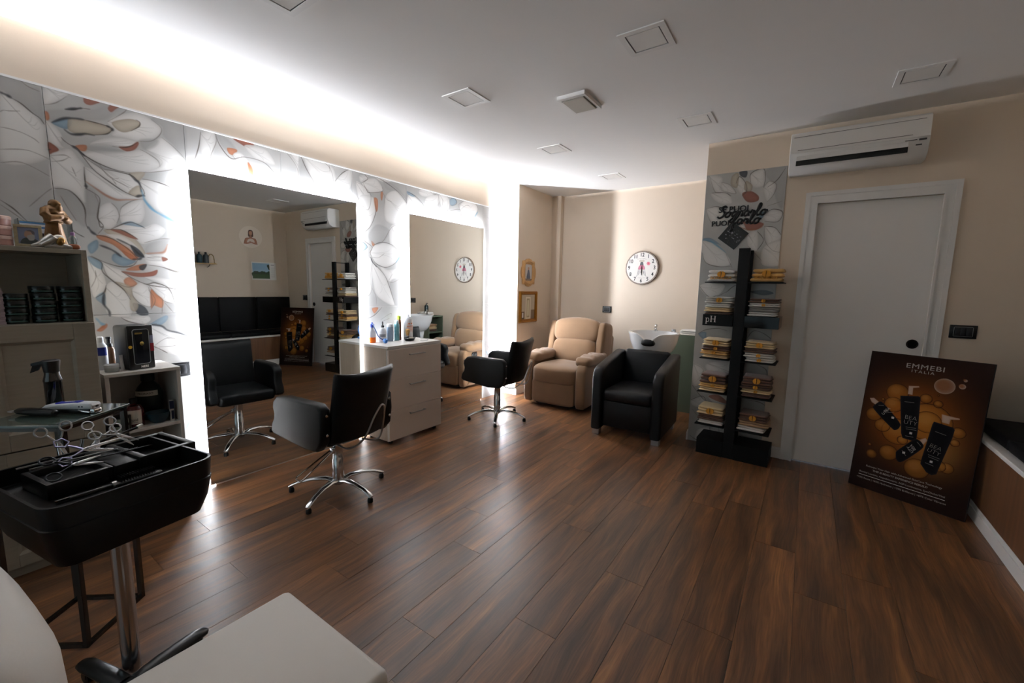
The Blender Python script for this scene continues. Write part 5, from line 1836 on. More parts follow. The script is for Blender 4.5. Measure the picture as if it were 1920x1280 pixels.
# ------------------------------------------------------------------ white cube shelf
m_whlam = mat('white_laminate', '#cfcac3', 0.45, var=0.03)
SX0, SX1, SY0, SY1 = -3.284, -2.955, 0.566, 0.890
t = thing('cube_shelf', 'white open cube shelf between the tall cabinet and first mirror', 'shelf unit', (SX0, SY0, 0))
Ms = Matrix.Translation((-SX0, -SY0, 0))
def sb(name, a, b_):
    g = G(Ms); g.box(*a, *b_, b=0.001, seg=1)
    return obj(name, g, m_whlam, t, smooth=False)
sb('side_panel', (SX0, SY0, 0), (SX1, SY0 + 0.018, 0.896)); sb('side_panel', (SX0, SY1 - 0.018, 0), (SX1, SY1, 0.896))
sb('top_panel', (SX0, SY0 - 0.002, 0.896), (SX1 + 0.002, SY1 + 0.002, 0.914))
for z in (0.578, 0.29, 0.03):
    sb('shelf', (SX0, SY0 + 0.018, z), (SX1, SY1 - 0.018, z + 0.018))
sb('back_panel', (SX0, SY0 + 0.018, 0.0), (SX0 + 0.006, SY1 - 0.018, 0.896))
ZS = 0.9145
# clipper gift case
t = thing('clipper_case', 'black display case with gold hair clipper behind a clear window', 'case', (-3.075, 0.722, ZS), 16)
g = G(); g.box(-0.062, -0.062, 0, 0.062, 0.062, 0.245, b=0.016, seg=4)
obj('case_body', g, mat('case_grey', '#26272b', 0.4), t)
g = G(); g.box(0.055, -0.062, 0.0, 0.068, 0.062, 0.245, b=0.006, seg=3)
fr = obj('door', g, m_black, t)
g = G()
def rrect(w0, w1, z0, z1, r, n=5):
    P = []
    for cx_, cz_, a0 in ((w1 - r, z1 - r, 0), (w0 + r, z1 - r, 90), (w0 + r, z0 + r, 180), (w1 - r, z0 + r, 270)):
        for k in range(n + 1):
            a = math.radians(a0 + 90 * k / n)
            P.append((cx_ + r * math.cos(a), cz_ + r * math.sin(a)))
    return P
g.tube([(0.069, y, z) for y, z in rrect(-0.040, 0.038, 0.030, 0.222, 0.012)], 0.0016, n=6, closed=True)
obj('window_frame', g, m_steel, fr)
g = G(); g.prism(rrect(-0.039, 0.037, 0.031, 0.221, 0.012), 'x', 0.0675, 0.0685)
obj('window', g, mat('smoked_window', '#15171c', 0.06, var=0.1, coat=0.8), fr, smooth=False)
g = G(); g.box(0.0686, -0.030, 0.196, 0.0705, 0.006, 0.205)
obj('clipper_trim', g, mat('brass_bright', '#c9b36a', 0.25, metal=0.9), fr, smooth=False)
g = G(); g.sq((0.0695, 0.002, 0.143), (0.003, 0.02, 0.022), 1, 0.8)
obj('clipper_badge', g, MATS['brass_bright'], fr, ang=180)
g = G(); g.prism([(-0.030, 0.195), (0.006, 0.195), (0.004, 0.15), (0.010, 0.06), (-0.022, 0.06), (-0.026, 0.15)], 'x', 0.0684, 0.0692)
obj('clipper', g, mat('clipper_black', '#1d1d22', 0.15, metal=0.4), fr, smooth=False)
g = G(); g.prism([(-0.054 + 0.009 * math.cos(PI * k / 6), 0.128 + 0.009 * math.sin(PI * k / 6)) for k in range(12)], 'x', 0.0675, 0.0695)
obj('seal', g, mat('yellow_seal', '#d9a820', 0.5), fr, smooth=False)
text('lettering', 'NERI', 0.017, m_w, fr, (0.0685, 0.008, 0.014), rotation=FACE_PX, bold=0.0004)
g = G(); g.box(0.0675, 0.042, 0.095, 0.0692, 0.060, 0.140)
obj('red_label', g, mat('red_label', '#a01c28', 0.5), fr, smooth=False)
g = G(); g.box(0.0675, 0.042, 0.140, 0.0692, 0.058, 0.185)
obj('grey_label', g, mat('grey_label', '#8d8fa6', 0.5), fr, smooth=False)

def bottle(name, label, loc, prof, m, capprof, mcap, group=None, cat='bottle', labelz=None, mlab=None, txt=None, face=0.0, n=24):
    t = thing(name, label, cat, loc, 0, group)
    g = G(); g.lathe(prof, n=n)
    b = obj('body', g, m, t)
    if capprof:
        g = G(); g.lathe(capprof, n=18)
        obj('cap', g, mcap, t)
    if labelz:
        r = max(p[0] for p in prof) + 0.0006
        z0, z1 = labelz
        g = G()
        N = 12
        for k in range(N):
            a = face + (k / N - 0.5) * 1.9
            b2 = face + ((k + 1) / N - 0.5) * 1.9
            g.quad((r * math.cos(a), r * math.sin(a), z0), (r * math.cos(b2), r * math.sin(b2), z0), (r * math.cos(b2), r * math.sin(b2), z1), (r * math.cos(a), r * math.sin(a), z1))
        lb = obj('label', g, mlab, t)
        if txt:
            for s_, zz, sz, mm in txt:
                o = text('lettering', s_, sz, mm, lb, ((r + 0.0008) * math.cos(face), (r + 0.0008) * math.sin(face), zz), rotation=(PI / 2, 0, PI / 2 + face), extrude=0.0004)
                for v in o.data.vertices:      # wrap the letters round the bottle
                    a = v.co.x / r
                    v.co.x, v.co.z = r * math.sin(a), v.co.z + r * (math.cos(a) - 1)
    return t
F0 = math.radians(-10)
m_whpl = mat('white_plastic', '#d3d6da', 0.35, var=0.02)
m_bluec = mat('cobalt_plastic', '#1d2f8f', 0.35)
bottle('lotion_bottle', 'white bottle with cobalt blue label beside the tall cabinet, on cube shelf', (-3.14, 0.600, ZS), [(0.024, 0), (0.026, 0.004), (0.026, 0.13), (0.015, 0.15)], m_whpl, [(0.014, 0.148), (0.014, 0.178), (0.01, 0.182)], m_whpl, 'bottles on the cube shelf', labelz=(0.08, 0.125), mlab=m_bluec, face=F0)
t = bottle('spray_bottle', 'brown spray bottle with black nozzle on the cube shelf beside case', (-3.17, 0.640, ZS), [(0.022, 0), (0.024, 0.004), (0.024, 0.105), (0.016, 0.12)], mat('amber_brown', '#5b3f2c', 0.25), [(0.015, 0.119), (0.015, 0.138), (0.009, 0.14), (0.009, 0.162), (0.012, 0.163), (0.012, 0.175)], m_black, 'bottles on the cube shelf')
t = thing('cream_tube', 'small white cream tube leaning before the clipper case', 'tube', (-3.045, 0.662, ZS), 20)
g = G(); g.rings([[(0.0, -0.014, 0.085), (0.0015, 0, 0.085), (0.0, 0.014, 0.085), (-0.0015, 0, 0.085)], [(0, -0.012, 0.02), (0.011, 0, 0.02), (0, 0.012, 0.02), (-0.011, 0, 0.02)]])
obj('body', g, m_whpl, t)
g = G(); g.lathe([(0.009, 0.0), (0.009, 0.02)], n=14)
obj('cap', g, m_whpl, t)
t = thing('clear_jar', 'low clear jar with white lid at the cube shelf edge', 'jar', (-3.035, 0.615, ZS))
g = G(); g.lathe([(0.028, 0), (0.03, 0.003), (0.03, 0.024)], n=24)
obj('body', g, mat('frosted_jar', '#b9bdb8', 0.3, trans=0.3), t)
g = G(); g.lathe([(0.031, 0.024), (0.031, 0.038), (0.028, 0.04), (0, 0.04)], n=24)
obj('lid', g, m_whpl, t)
# inside the cube shelf
ZI = 0.5965
m_creaml = mat('cream_label', '#cfc9bd', 0.6)
m_inkg = mat('green_ink', '#1c3a2c', 0.6)
bottle('aftershave_bottle', 'dark red flat bottle with white label inside the cube shelf', (-3.02, 0.685, ZI), [(0.038, 0), (0.042, 0.005), (0.042, 0.10), (0.032, 0.118), (0.015, 0.124), (0.015, 0.132)], mat('ruby_glass', '#4a0a10', 0.12, var=0.1, coat=0.5), [(0.018, 0.131), (0.018, 0.158), (0.014, 0.16)], m_black, 'products inside the cube shelf', labelz=(0.022, 0.098), mlab=m_creaml, txt=[('Floid', 0.045, 0.022, m_ink), ('AFTER SHAVE', 0.030, 0.007, m_ink)], face=math.radians(-22))
for k, lab in enumerate(('dark jar with green and white label inside cube shelf, lower one', 'dark jar with green and white label inside cube shelf, upper one')):
    bottle('pomade_jar', lab, (-2.995, 0.626, ZI + 0.0405 * k), [(0.036, 0), (0.037, 0.002), (0.037, 0.03)], m_black, [(0.038, 0.03), (0.038, 0.039), (0.036, 0.04)], m_black, 'pomade jars inside the cube shelf', cat='jar', labelz=(0.003, 0.028), mlab=mat('mint_label', '#a9b7aa', 0.6), face=math.radians(-22))
bottle('cream_dispenser', 'tall dark green shaving cream bottle with white scroll label in cube shelf', (-3.155, 0.790, ZI), [(0.060, 0), (0.064, 0.006), (0.064, 0.16), (0.05, 0.19), (0.03, 0.215), (0.026, 0.225)], mat('bottle_green', '#0d1a14', 0.3), [(0.032, 0.224), (0.032, 0.265), (0.028, 0.268)], mat('bottle_green2', '#15211b', 0.35), 'products inside the cube shelf', labelz=(0.142, 0.172), mlab=m_creaml, txt=[('PRORASO', 0.157, 0.017, m_ink)], face=math.radians(-30))
t = thing('shaving_bowl', 'blue-green plastic shaving bowl inside the cube shelf', 'bowl', (-3.018, 0.788, ZI))
g = G(); g.lathe([(0.028, 0), (0.034, 0.004), (0.052, 0.03), (0.059, 0.058), (0.056, 0.058), (0.048, 0.03), (0.03, 0.01), (0.0, 0.008)], n=30)
obj('body', g, mat('teal_plastic', '#163642', 0.35), t)
t = thing('blade_box', 'slim white and red blade box at the right end of cube shelf', 'box', (-3.00, 0.848, ZI), -10)
g = G(); g.box(-0.018, -0.010, 0, 0.018, 0.010, 0.118, b=0.001)
obj('carton', g, mat('pale_card', '#b9b2ac', 0.6), t, smooth=False)
g = G(); g.box(0.0175, -0.0102, 0.07, 0.0187, 0.0102, 0.117); g.box(0.0175, -0.004, 0.01, 0.0187, 0.008, 0.06)
obj('printing', g, mat('navy_ink', '#1d2440', 0.6), t, smooth=False)
# ------------------------------------------------------------------ products on the drawer cabinet
ZD = CZ + 0.0006
def atomiser(loc, rz, label):
    t = thing('perfume_atomiser', label, 'atomiser', loc, rz)
    g = G(); g.lathe([(0.026, 0), (0.030, 0.004), (0.030, 0.050)], n=24)
    obj('liquid', g, mat('orange_lotion', '#d9641a', 0.15, var=0.05), t)
    g = G(); g.lathe([(0.0305, 0.050), (0.0305, 0.105), (0.022, 0.125), (0.015, 0.132), (0.015, 0.142)], n=24)
    obj('bottle', g, mat('milky_glass', '#c9ccd2', 0.15, trans=0.5), t)
    g = G(); g.lathe([(0.019, 0.140), (0.019, 0.168), (0.008, 0.172), (0.008, 0.182), (0.003, 0.186)], n=20)
    obj('cap', g, m_bluec, t)
    P = spline([(0.0, -0.012, 0.176), (0.02, -0.045, 0.172), (0.055, -0.068, 0.125), (0.075, -0.058, 0.07), (0.095, -0.02, 0.035), (0.11, 0.01, 0.024)], closed=False, k=5)
    g = G(); g.tube([tuple(p) for p in P], 0.0042)
    obj('hose', g, mat('blue_rubber', '#1d4f94', 0.4), t)
    g = G(); g.lathe([(0.003, 0.0), (0.012, 0.008), (0.021, 0.03), (0.022, 0.05), (0.014, 0.068), (0.008, 0.074), (0.008, 0.084)], n=20, M=Matrix.Translation((0.11, 0.008, 0.0235)) @ Matrix.Rotation(math.radians(-62), 4, 'Z') @ Matrix.Rotation(math.radians(90), 4, 'Y'))
    obj('bulb', g, mat('blue_bulb', '#2166ad', 0.35), t)
    return t
atomiser((-3.225, 2.425, ZD), 32, 'glass atomiser with orange lotion, blue hose and blue squeeze bulb on the cabinet')
bottle('pump_sprayer', 'white sprayer with black pump and round grey mark beside the atomiser', (-3.205, 2.525, ZD), [(0.030, 0), (0.033, 0.004), (0.033, 0.10), (0.022, 0.128), (0.013, 0.134)], m_whpl, [(0.014, 0.133), (0.014, 0.152), (0.007, 0.155), (0.007, 0.178), (0.004, 0.19)], m_black, 'bottles on the drawer cabinet', labelz=(0.048, 0.074), mlab=mat('grey_mark', '#8b8f95', 0.5), face=math.radians(-46))
bottle('hair_can', 'pale blue-grey wide can with white lid on the drawer cabinet', (-3.205, 2.608, ZD), [(0.030, 0), (0.031, 0.003), (0.031, 0.135)], mat('powder_blue', '#8fa0b3', 0.35, metal=0.3), [(0.029, 0.135), (0.029, 0.158), (0.026, 0.162)], m_whpl, 'bottles on the drawer cabinet', cat='can')
bottle('aqua_spray_can', 'slim aqua spray can with pale cap on the drawer cabinet', (-3.20, 2.684, ZD), [(0.023, 0), (0.024, 0.003), (0.024, 0.15), (0.018, 0.165)], mat('aqua_metal', '#5c9aa6', 0.3, metal=0.4, col2='#8cbcc0', vscale=3), [(0.0175, 0.164), (0.019, 0.168), (0.018, 0.188), (0.010, 0.196)], mat('pale_aqua', '#b9d5da', 0.4), 'bottles on the drawer cabinet', cat='spray can')
bottle('green_spray_can', 'tall green and brown spray can behind the aqua one', (-3.225, 2.735, ZD), [(0.021, 0), (0.022, 0.003), (0.022, 0.185), (0.015, 0.2)], mat('brown_green_metal', '#4a2f28', 0.3, metal=0.4, col2='#8a5a34', vscale=5), [(0.016, 0.198), (0.019, 0.2), (0.019, 0.228), (0.012, 0.234)], mat('olive_cap', '#7b8d1c', 0.4), 'bottles on the drawer cabinet', cat='spray can')
t = thing('talc_bottle', 'large white talc bottle with small orange print behind the shaving brush', 'bottle', (-3.19, 2.815, ZD))
g = G(); g.lathe([(0.048, 0), (0.052, 0.006), (0.052, 0.18), (0.046, 0.205), (0.03, 0.222), (0.012, 0.228)], n=28, sx=0.62)
b_ = obj('body', g, m_whpl, t)
g = G(); g.lathe([(0.016, 0.226), (0.016, 0.245), (0.012, 0.248)], n=18)
obj('cap', g, m_whpl, t)
m_orpr = mat('orange_print', '#c9744a', 0.6)
g = G()
for z0, z1, a, c in ((0.150, 0.162, -0.022, -0.004), (0.150, 0.164, 0.006, 0.022), (0.128, 0.134, -0.034, 0.034), (0.112, 0.115, -0.03, 0.03), (0.102, 0.105, -0.03, 0.03), (0.092, 0.095, -0.03, 0.03), (0.08, 0.083, -0.03, 0.03)):
    g.box(0.0255, a, z0, 0.0333, c, z1)
obj('printing', g, m_orpr, b_, smooth=False)
t = thing('shaving_dish', 'black shaving dish with soap on the drawer cabinet', 'dish', (-3.10, 2.755, ZD), 20)
g = G(); g.rings([[(w * math.cos(a), 1.45 * w * math.sin(a), z) for a in [2 * PI * k / 28 for k in range(28)]] for w, z in ((0.034, 0), (0.040, 0.005), (0.046, 0.022), (0.052, 0.026), (0.050, 0.028), (0.042, 0.024), (0.036, 0.012), (0.01, 0.010))])
obj('dish', g, m_black, t)
g = G(); g.sq((0.0, 0.03, 0.020), (0.04, 0.05, 0.016), 0.6, 0.7)
obj('soap', g, mat('soap_cream', '#bdb3a5', 0.5), t, ang=180)
t = thing('shaving_brush', 'shaving brush with tan bristles and silver handle in the black dish', 'brush', (-3.105, 2.735, ZD + 0.012))
g = G(); g.lathe([(0.014, 0), (0.016, 0.004), (0.010, 0.014), (0.013, 0.028), (0.014, 0.036)], n=18)
obj('handle', g, m_chrome, t)
g = G(); g.lathe([(0.012, 0.035), (0.018, 0.06), (0.022, 0.08), (0.019, 0.095), (0.008, 0.102)], n=24, wave=lambda a, z: 1 + 0.03 * math.cos(17 * a))
obj('bristles', g, mat('tan_bristle', '#a9793f', 0.8, col2='#caa468', vscale=80), t)
tag(obj('charging_cable', G().tube([tuple(p) for p in spline([(-3.00, 2.80, ZD + 0.004), (-2.985, 2.86, ZD + 0.003), (-3.01, 2.91, ZD + 0.003), (-3.07, 2.93, ZD + 0.003), (-3.11, 2.90, ZD + 0.003)], closed=False, k=5)], 0.0022, n=6), mat('grey_cable', '#8f9094', 0.5)), 'thin grey cable lying on the white worktop beside the shaving dish', 'cable')

# ------------------------------------------------------------------ small glass side table
t = thing('side_table', 'small square glass side table on steel legs before the tall cabinet', 'table', (-2.3465, 0.309, 0), 129)
h = 0.1315
m_dsteel = mat('dark_chrome', '#4d4b49', 0.22, metal=1.0)
m_gt = mat('grey_green_glass', '#3d4a45', 0.06, var=0.05, coat=0.5)
for sx in (-1, 1):
    for sy in (-1, 1):
        g = G(); g.box(sx * h - 0.009, sy * h - 0.009, 0.0, sx * h + 0.009, sy * h + 0.009, 0.875, b=0.001, seg=1)
        obj('leg', g, m_dsteel, t, smooth=False)
for z in (0.0, 0.860):
    for a in ((-h + 0.01, -h - 0.008, h - 0.01, -h + 0.008), (-h + 0.01, h - 0.008, h - 0.01, h + 0.008), (-h - 0.008, -h + 0.01, -h + 0.008, h - 0.01), (h - 0.008, -h + 0.01, h + 0.008, h - 0.01)):
        g = G(); g.box(a[0], a[1], z, a[2], a[3], z + 0.0145)
        obj('rail', g, m_dsteel, t, smooth=False)
g = G(); g.box(-0.147, -0.147, 0.8752, 0.147, 0.147, 0.885, b=0.001, seg=1)
obj('glass_top', g, m_gt, t, smooth=False)
ZG = 0.8856
t = thing('spray_bottle', 'glossy black fine-mist spray bottle standing on the glass side table', 'spray bottle', (-2.448, 0.318, ZG), 70)
g = G(); g.lathe([(0.024, 0), (0.0265, 0.004), (0.0265, 0.11), (0.0275, 0.112), (0.0275, 0.118), (0.022, 0.14), (0.0215, 0.15)], n=28)
obj('body', g, mat('glossy_black', '#060607', 0.12, coat=0.6), t)
g = G(); g.lathe([(0.0225, 0.149), (0.024, 0.165), (0.027, 0.19), (0.027, 0.195), (0.022, 0.198)], n=28)
g.rings([[(x, y, z) for x, y, z in ((-0.016, w, z0), (-0.016, -w, z0), (-0.052 + dz, -w * 0.6, z1), (-0.052 + dz, w * 0.6, z1))] for w, z0, z1, dz in ((0.018, 0.197, 0.188, 0.0), (0.018, 0.186, 0.178, 0.0))])
obj('head', g, m_black, t)
g = G(); g.rings([[(-0.022, 0.009, 0.186), (-0.022, -0.009, 0.186), (-0.048, -0.007, 0.182), (-0.048, 0.007, 0.182)], [(-0.034, 0.008, 0.160), (-0.034, -0.008, 0.160), (-0.058, -0.006, 0.150), (-0.058, 0.006, 0.150)]])
obj('trigger', g, m_black, t)
def along(a, b_):
    a, b_ = Vector(a), Vector(b_)
    return math.degrees(math.atan2(b_.y - a.y, b_.x - a.x))
# white clipper: local +x runs from cutting head to the cord end
t = thing('hair_clipper', 'white and blue hair clipper lying on the glass side table', 'clipper', (-2.322, 0.345, ZG), along((-2.39, 0.275), (-2.236, 0.398)))
g = G(); g.box(-0.086, -0.021, 0.004, 0.08, 0.021, 0.020, b=0.005)
obj('lower_shell', g, m_black, t)
g = G(); g.prism([(-0.098, 0.020), (-0.08, 0.034), (0.02, 0.043), (0.085, 0.041), (0.092, 0.032), (0.088, 0.018), (-0.09, 0.017)], 'y', -0.022, 0.022, b=0.006, seg=3)
sh = obj('upper_shell', g, m_whpl, t)
g = G(); g.box(-0.05, -0.013, 0.0385, 0.035, 0.013, 0.0445, b=0.002, M=rot('Y', -4, (0, 0, 0.04)))
obj('blue_badge', g, mat('royal_blue', '#20269a', 0.35), sh)
text('lettering', 'WAHL', 0.013, m_w, sh, (-0.005, 0.0, 0.0448), rotation=(0, math.radians(-4), 0))
g = G()
for x in (0.045, 0.056):
    g.cyl((x, -0.0215, 0.029), (x, -0.0226, 0.029), 0.003, n=10)
g.box(0.087, -0.006, 0.024, 0.0925, 0.006, 0.032)
obj('screw', g, m_black, sh)
g = G(); g.box(-0.112, -0.02, 0.010, -0.088, 0.02, 0.019, b=0.002)
obj('blade', g, m_steel, t)
g = G(); g.box(0.075, -0.018, 0.0, 0.095, 0.018, 0.018, b=0.004); g.tube([(0.04, -0.02, 0.016), (0.06, -0.026, 0.012), (0.085, -0.026, 0.008)], 0.003)
obj('taper_lever', g, m_chrome, t)
t = thing('hair_trimmer', 'slim black hair trimmer lying at the front of the glass table', 'trimmer', (-2.366, 0.255, ZG), along((-2.46, 0.22), (-2.285, 0.315)))
g = G()
R = []
for x, w, hh in ((-0.085, 0.010, 0.006), (-0.07, 0.016, 0.012), (-0.02, 0.0165, 0.0155), (0.04, 0.0155, 0.015), (0.082, 0.014, 0.012), (0.088, 0.008, 0.006)):
    R.append([(x, w * math.cos(a), 0.0155 + hh * math.sin(a)) for a in [2 * PI * k / 16 for k in range(16)]])
g.rings(R)
obj('body', g, mat('satin_black', '#121416', 0.25, coat=0.3), t)
g = G(); g.box(-0.10, -0.018, 0.012, -0.08, 0.018, 0.018, b=0.001)
obj('blade', g, m_steel, t, smooth=False)

# ------------------------------------------------------------------ tool trolley
m_tray = mat('trolley_black', '#060606', 0.4, var=0.2, bump=0.04, bscale=300, spec=0.3)
TX, TY, TZ = -1.838, 0.347, 0.640
TROT = 10.0
t = thing('tool_trolley', 'black trolley tray full of scissors and combs on chrome pole', 'trolley', (TX, TY, 0), TROT)
W2, L2 = 0.222, 0.204
def rl(w, l, r, z, n=7):
    q = []
    for cx_, cy_, a0 in ((w - r, l - r, 0), (-w + r, l - r, 90), (-w + r, -l + r, 180), (w - r, -l + r, 270)):
        for k in range(n):
            a = math.radians(a0 + 90 * k / (n - 1))
            q.append((cx_ + r * math.cos(a), cy_ + r * math.sin(a), z))
    return q
z0, z1 = TZ, TZ + 0.193
g = G()
g.rings([rl(W2 - 0.055, L2 - 0.055, 0.03, z0), rl(W2 - 0.028, L2 - 0.03, 0.04, z0 + 0.014), rl(W2 - 0.012, L2 - 0.012, 0.045, z0 + 0.065), rl(W2 - 0.001, L2 - 0.001, 0.05, z0 + 0.13), rl(W2 - 0.004, L2 - 0.004, 0.048, z0 + 0.132), rl(W2, L2, 0.05, z1 - 0.012), rl(W2, L2, 0.05, z1), rl(W2 - 0.007, L2 - 0.007, 0.044, z1), rl(W2 - 0.012, L2 - 0.012, 0.04, z1 - 0.05), rl(W2 - 0.02, L2 - 0.02, 0.035, z1 - 0.055)])
obj('tray', g, m_tray, t, ang=35)
# raised organiser with two wells between the front and rear trough
def well(name, x0, x1, y0, y1, zt, depth, rim=0.014):
    g = G()
    g.box(x0, y0, z1 - 0.056, x1, y0 + rim, zt, b=0.004); g.box(x0, y1 - rim, z1 - 0.056, x1, y1, zt, b=0.004)
    g.box(x0, y0 + rim * 0.8, z1 - 0.056, x0 + rim, y1 - rim * 0.8, zt, b=0.004); g.box(x1 - rim, y0 + rim * 0.8, z1 - 0.056, x1, y1 - rim * 0.8, zt, b=0.004)
    g.box(x0 + 0.004, y0 + 0.004, z1 - 0.056, x1 - 0.004, y1 - 0.004, zt - depth)
    return obj(name, g, m_tray, t, smooth=True)
well('compartment', -0.105, 0.115, 0.030, 0.195, z1 + 0.002, 0.045, 0.020)
well('compartment', -0.080, 0.095, -0.180, -0.030, z1 - 0.008, 0.022, 0.016)
g = G(); g.box(-0.10, -0.03, z1 - 0.056, 0.105, 0.031, z1 - 0.006, b=0.006)
obj('bridge', g, m_tray, t)
g = G(); g.lathe([(0.026, 0.05), (0.026, TZ)], n=28)
obj('pole', g, m_chrome, t)
px_, py_ = 0.088, -0.050
t.children[-1].location = (px_, py_, 0)
g = G(); g.lathe([(0.045, 0.035), (0.045, 0.06), (0.03, 0.075)], (px_, py_, 0), n=24)
obj('hub', g, m_black, t)
for k in range(4):
    a = math.radians(95 + 90 * k)
    g = G()
    R = []
    for x, zc, w, hh in ((0.02, 0.062, 0.030, 0.020), (0.10, 0.070, 0.028, 0.020), (0.22, 0.066, 0.026, 0.018), (0.25, 0.062, 0.021, 0.014), (0.26, 0.06, 0.010, 0.007)):
        R.append([(x, w * math.cos(q), zc + hh * math.sin(q)) for q in [2 * PI * i / 12 for i in range(12)]])
    g.rings(R)
    l = obj('leg', g, mat('dark_resin', '#0c0d0d', 0.32, var=0.3), t)
    l.location = (px_, py_, 0)
    l.rotation_euler = (0, 0, a)
    g = G(); g.cyl((0.225, -0.010, 0.021), (0.225, 0.010, 0.021), 0.0205, n=18); g.box(0.215, -0.012, 0.02, 0.235, 0.012, 0.056)
    obj('castor', g, m_black, l)

# tools in the tray
ca, sa = math.cos(math.radians(TROT)), math.sin(math.radians(TROT))
def tr(x, y):
    return (TX + x * ca - y * sa, TY + x * sa + y * ca)
def scissors(label, loc, rz, ring, m, L=0.085, open_=7, tilt=0.0, mat2=None):
    """local +x: from finger rings to blade tips"""
    t = thing('scissors', label, 'scissors', loc, rz, 'scissors in the trolley tray')
    t.rotation_euler = (0, math.radians(tilt), math.radians(rz))
    for s in (-1, 1):
        Mz = Matrix.Rotation(math.radians(s * open_), 4, 'Z')
        g = G(Mz)
        R = []
        for x, w, hh in ((-0.012, 0.0035, 0.0022), (0.0, 0.0055, 0.0022), (L * 0.5, 0.0045, 0.0018), (L, 0.0008, 0.0008)):
            R.append([(x, s * 0.001 + w * math.cos(a), s * 0.0014 + 0.0045 + hh * math.sin(a) * 0.6) for a in [2 * PI * i / 8 for i in range(8)]])
        g.rings(R)
        b = obj('blade', g, m_chrome, t)
        g = G(Mz)
        g.tube([(-0.01, 0, 0.0045), (-0.032, -s * 0.008, 0.005), (-0.046, -s * 0.012, 0.005)], [0.0032, 0.003, 0.0028], n=8)
        if ring == 'round':
            P = [(-0.062 + 0.0165 * math.cos(a), -s * 0.020 + 0.0145 * math.sin(a), 0.005) for a in [2 * PI * k / 20 for k in range(20)]]
        else:
            P = [(-0.062 + 0.018 * math.cos(a), -s * 0.021 + 0.0165 * math.sin(a), 0.005) for a in [2 * PI * k / 5 + 0.3 for k in range(5)]]
        g.tube(P, 0.0027, n=8, closed=True)
        obj('handle', g, m, t)
    g = G(); g.cyl((0, 0, 0.001), (0, 0, 0.0095), 0.004, n=12)
    obj('pivot', g, m_steel, t)
    return t
m_blued = mat('violet_steel', '#a9a9c8', 0.25, metal=0.9)
m_gun = mat('gunmetal', '#2b2d30', 0.3, metal=0.8)
def pose(t, loc, X, Nn):
    """place a tool: X = from rings to tips, Nn = the way its flat side faces"""
    X = Vector(X).normalized()
    Z = Vector(Nn); Z = (Z - X * Z.dot(X)).normalized()
    Y = Z.cross(X)
    t.rotation_mode = 'QUATERNION'
    t.matrix_world = Matrix(((X.x, Y.x, Z.x, loc[0]), (X.y, Y.y, Z.y, loc[1]), (X.z, Y.z, Z.z, loc[2]), (0, 0, 0, 1)))
    return t
ZR = TZ + 0.193
s_ = scissors('silver scissors with five-sided finger rings on the left of the tray', (0, 0, 0), 0, 'pent', m_blued, 0.105, 13)
pose(s_, (-1.905, 0.305, ZR + 0.014), (-0.06, 1.0, -0.10), (0.72, 0.1, 0.70))
s_ = scissors('silver scissors with two round rings raised at the rear of the tray', (0, 0, 0), 0, 'round', m_chrome, 0.075, 16)
pose(s_, (-1.985, 0.345, ZR + 0.012), (0.55, -0.35, -0.62), (0.75, 0.0, 0.65))
s_ = scissors('silver scissors with one round ring high, blades pointing to the cube shelf', (0, 0, 0), 0, 'round', m_steel, 0.055, 10)
pose(s_, (-1.955, 0.400, ZR + 0.022), (0.55, 0.62, -0.50), (0.6, -0.3, 0.7))
s_ = scissors('silver scissors leaning upright at the rear left behind the others', (0, 0, 0), 0, 'round', m_steel, 0.06, 9)
pose(s_, (-2.03, 0.262, ZR + 0.012), (0.35, 0.10, -0.75), (0.85, -0.1, 0.4))
s_ = scissors('dark gunmetal scissors with round rings on the left front of the tray', (0, 0, 0), 0, 'round', m_gun, 0.06, 12)
pose(s_, (-1.795, 0.262, ZR + 0.006), (-0.10, 1.0, -0.06), (0.55, 0.0, 0.8))
def stick(name, label, cat, a, b_, z, r, m, group=None):
    t = thing(name, label, cat, (*a, z), along((*a, 0), (*b_, 0)), group)
    L = math.hypot(b_[0] - a[0], b_[1] - a[1])
    return t, L
for a, b_, lab in ((tr(-0.085, -0.185), tr(-0.06, 0.02), 'steel tweezer lying under the scissors, rear one'), (tr(-0.045, -0.17), tr(-0.022, 0.03), 'steel tweezer lying under the scissors, front one')):
    t, L = stick('tweezers', lab, 'tweezers', a, b_, z1 + 0.004, 0, m_steel, 'steel tweezers in the tray')
    for s in (-1, 1):
        g = G(); g.prism([(0, -0.003), (L * 0.6, -0.004), (L, -0.0008), (L, 0.0008), (L * 0.6, 0.004), (0, 0.003)], 'z', 0.001 + s * 0.0012, 0.002 + s * 0.0012 + 0.0006)
        obj('arm', g, m_steel, t, smooth=False)
t, L = stick('thinning_comb', 'thin steel-tipped comb lying across the tray organiser', 'comb', tr(0.0, -0.06), tr(0.02, 0.075), z1 + 0.002, 0, m_steel)
g = G(); g.box(0, -0.006, 0, L, -0.001, 0.003); g.prism([(L, -0.006), (L + 0.03, -0.002), (L, 0.0)], 'z', 0, 0.003)
obj('spine', g, m_gun, t, smooth=False)
g = G()
for k in range(34):
    g.box(0.004 + k * (L - 0.008) / 34, -0.001, 0.0005, 0.0056 + k * (L - 0.008) / 34, 0.011, 0.0025)
o = obj('teeth', g, m_gun, t, smooth=False); o['kind'] = 'stuff'
a, b_ = tr(0.155, -0.155), tr(0.165, 0.06)
t, L = stick('vent_brush', 'black vent brush lying in the front trough of the tray', 'brush', a, b_, z1 - 0.053, 0, m_black)
g = G(); R = []
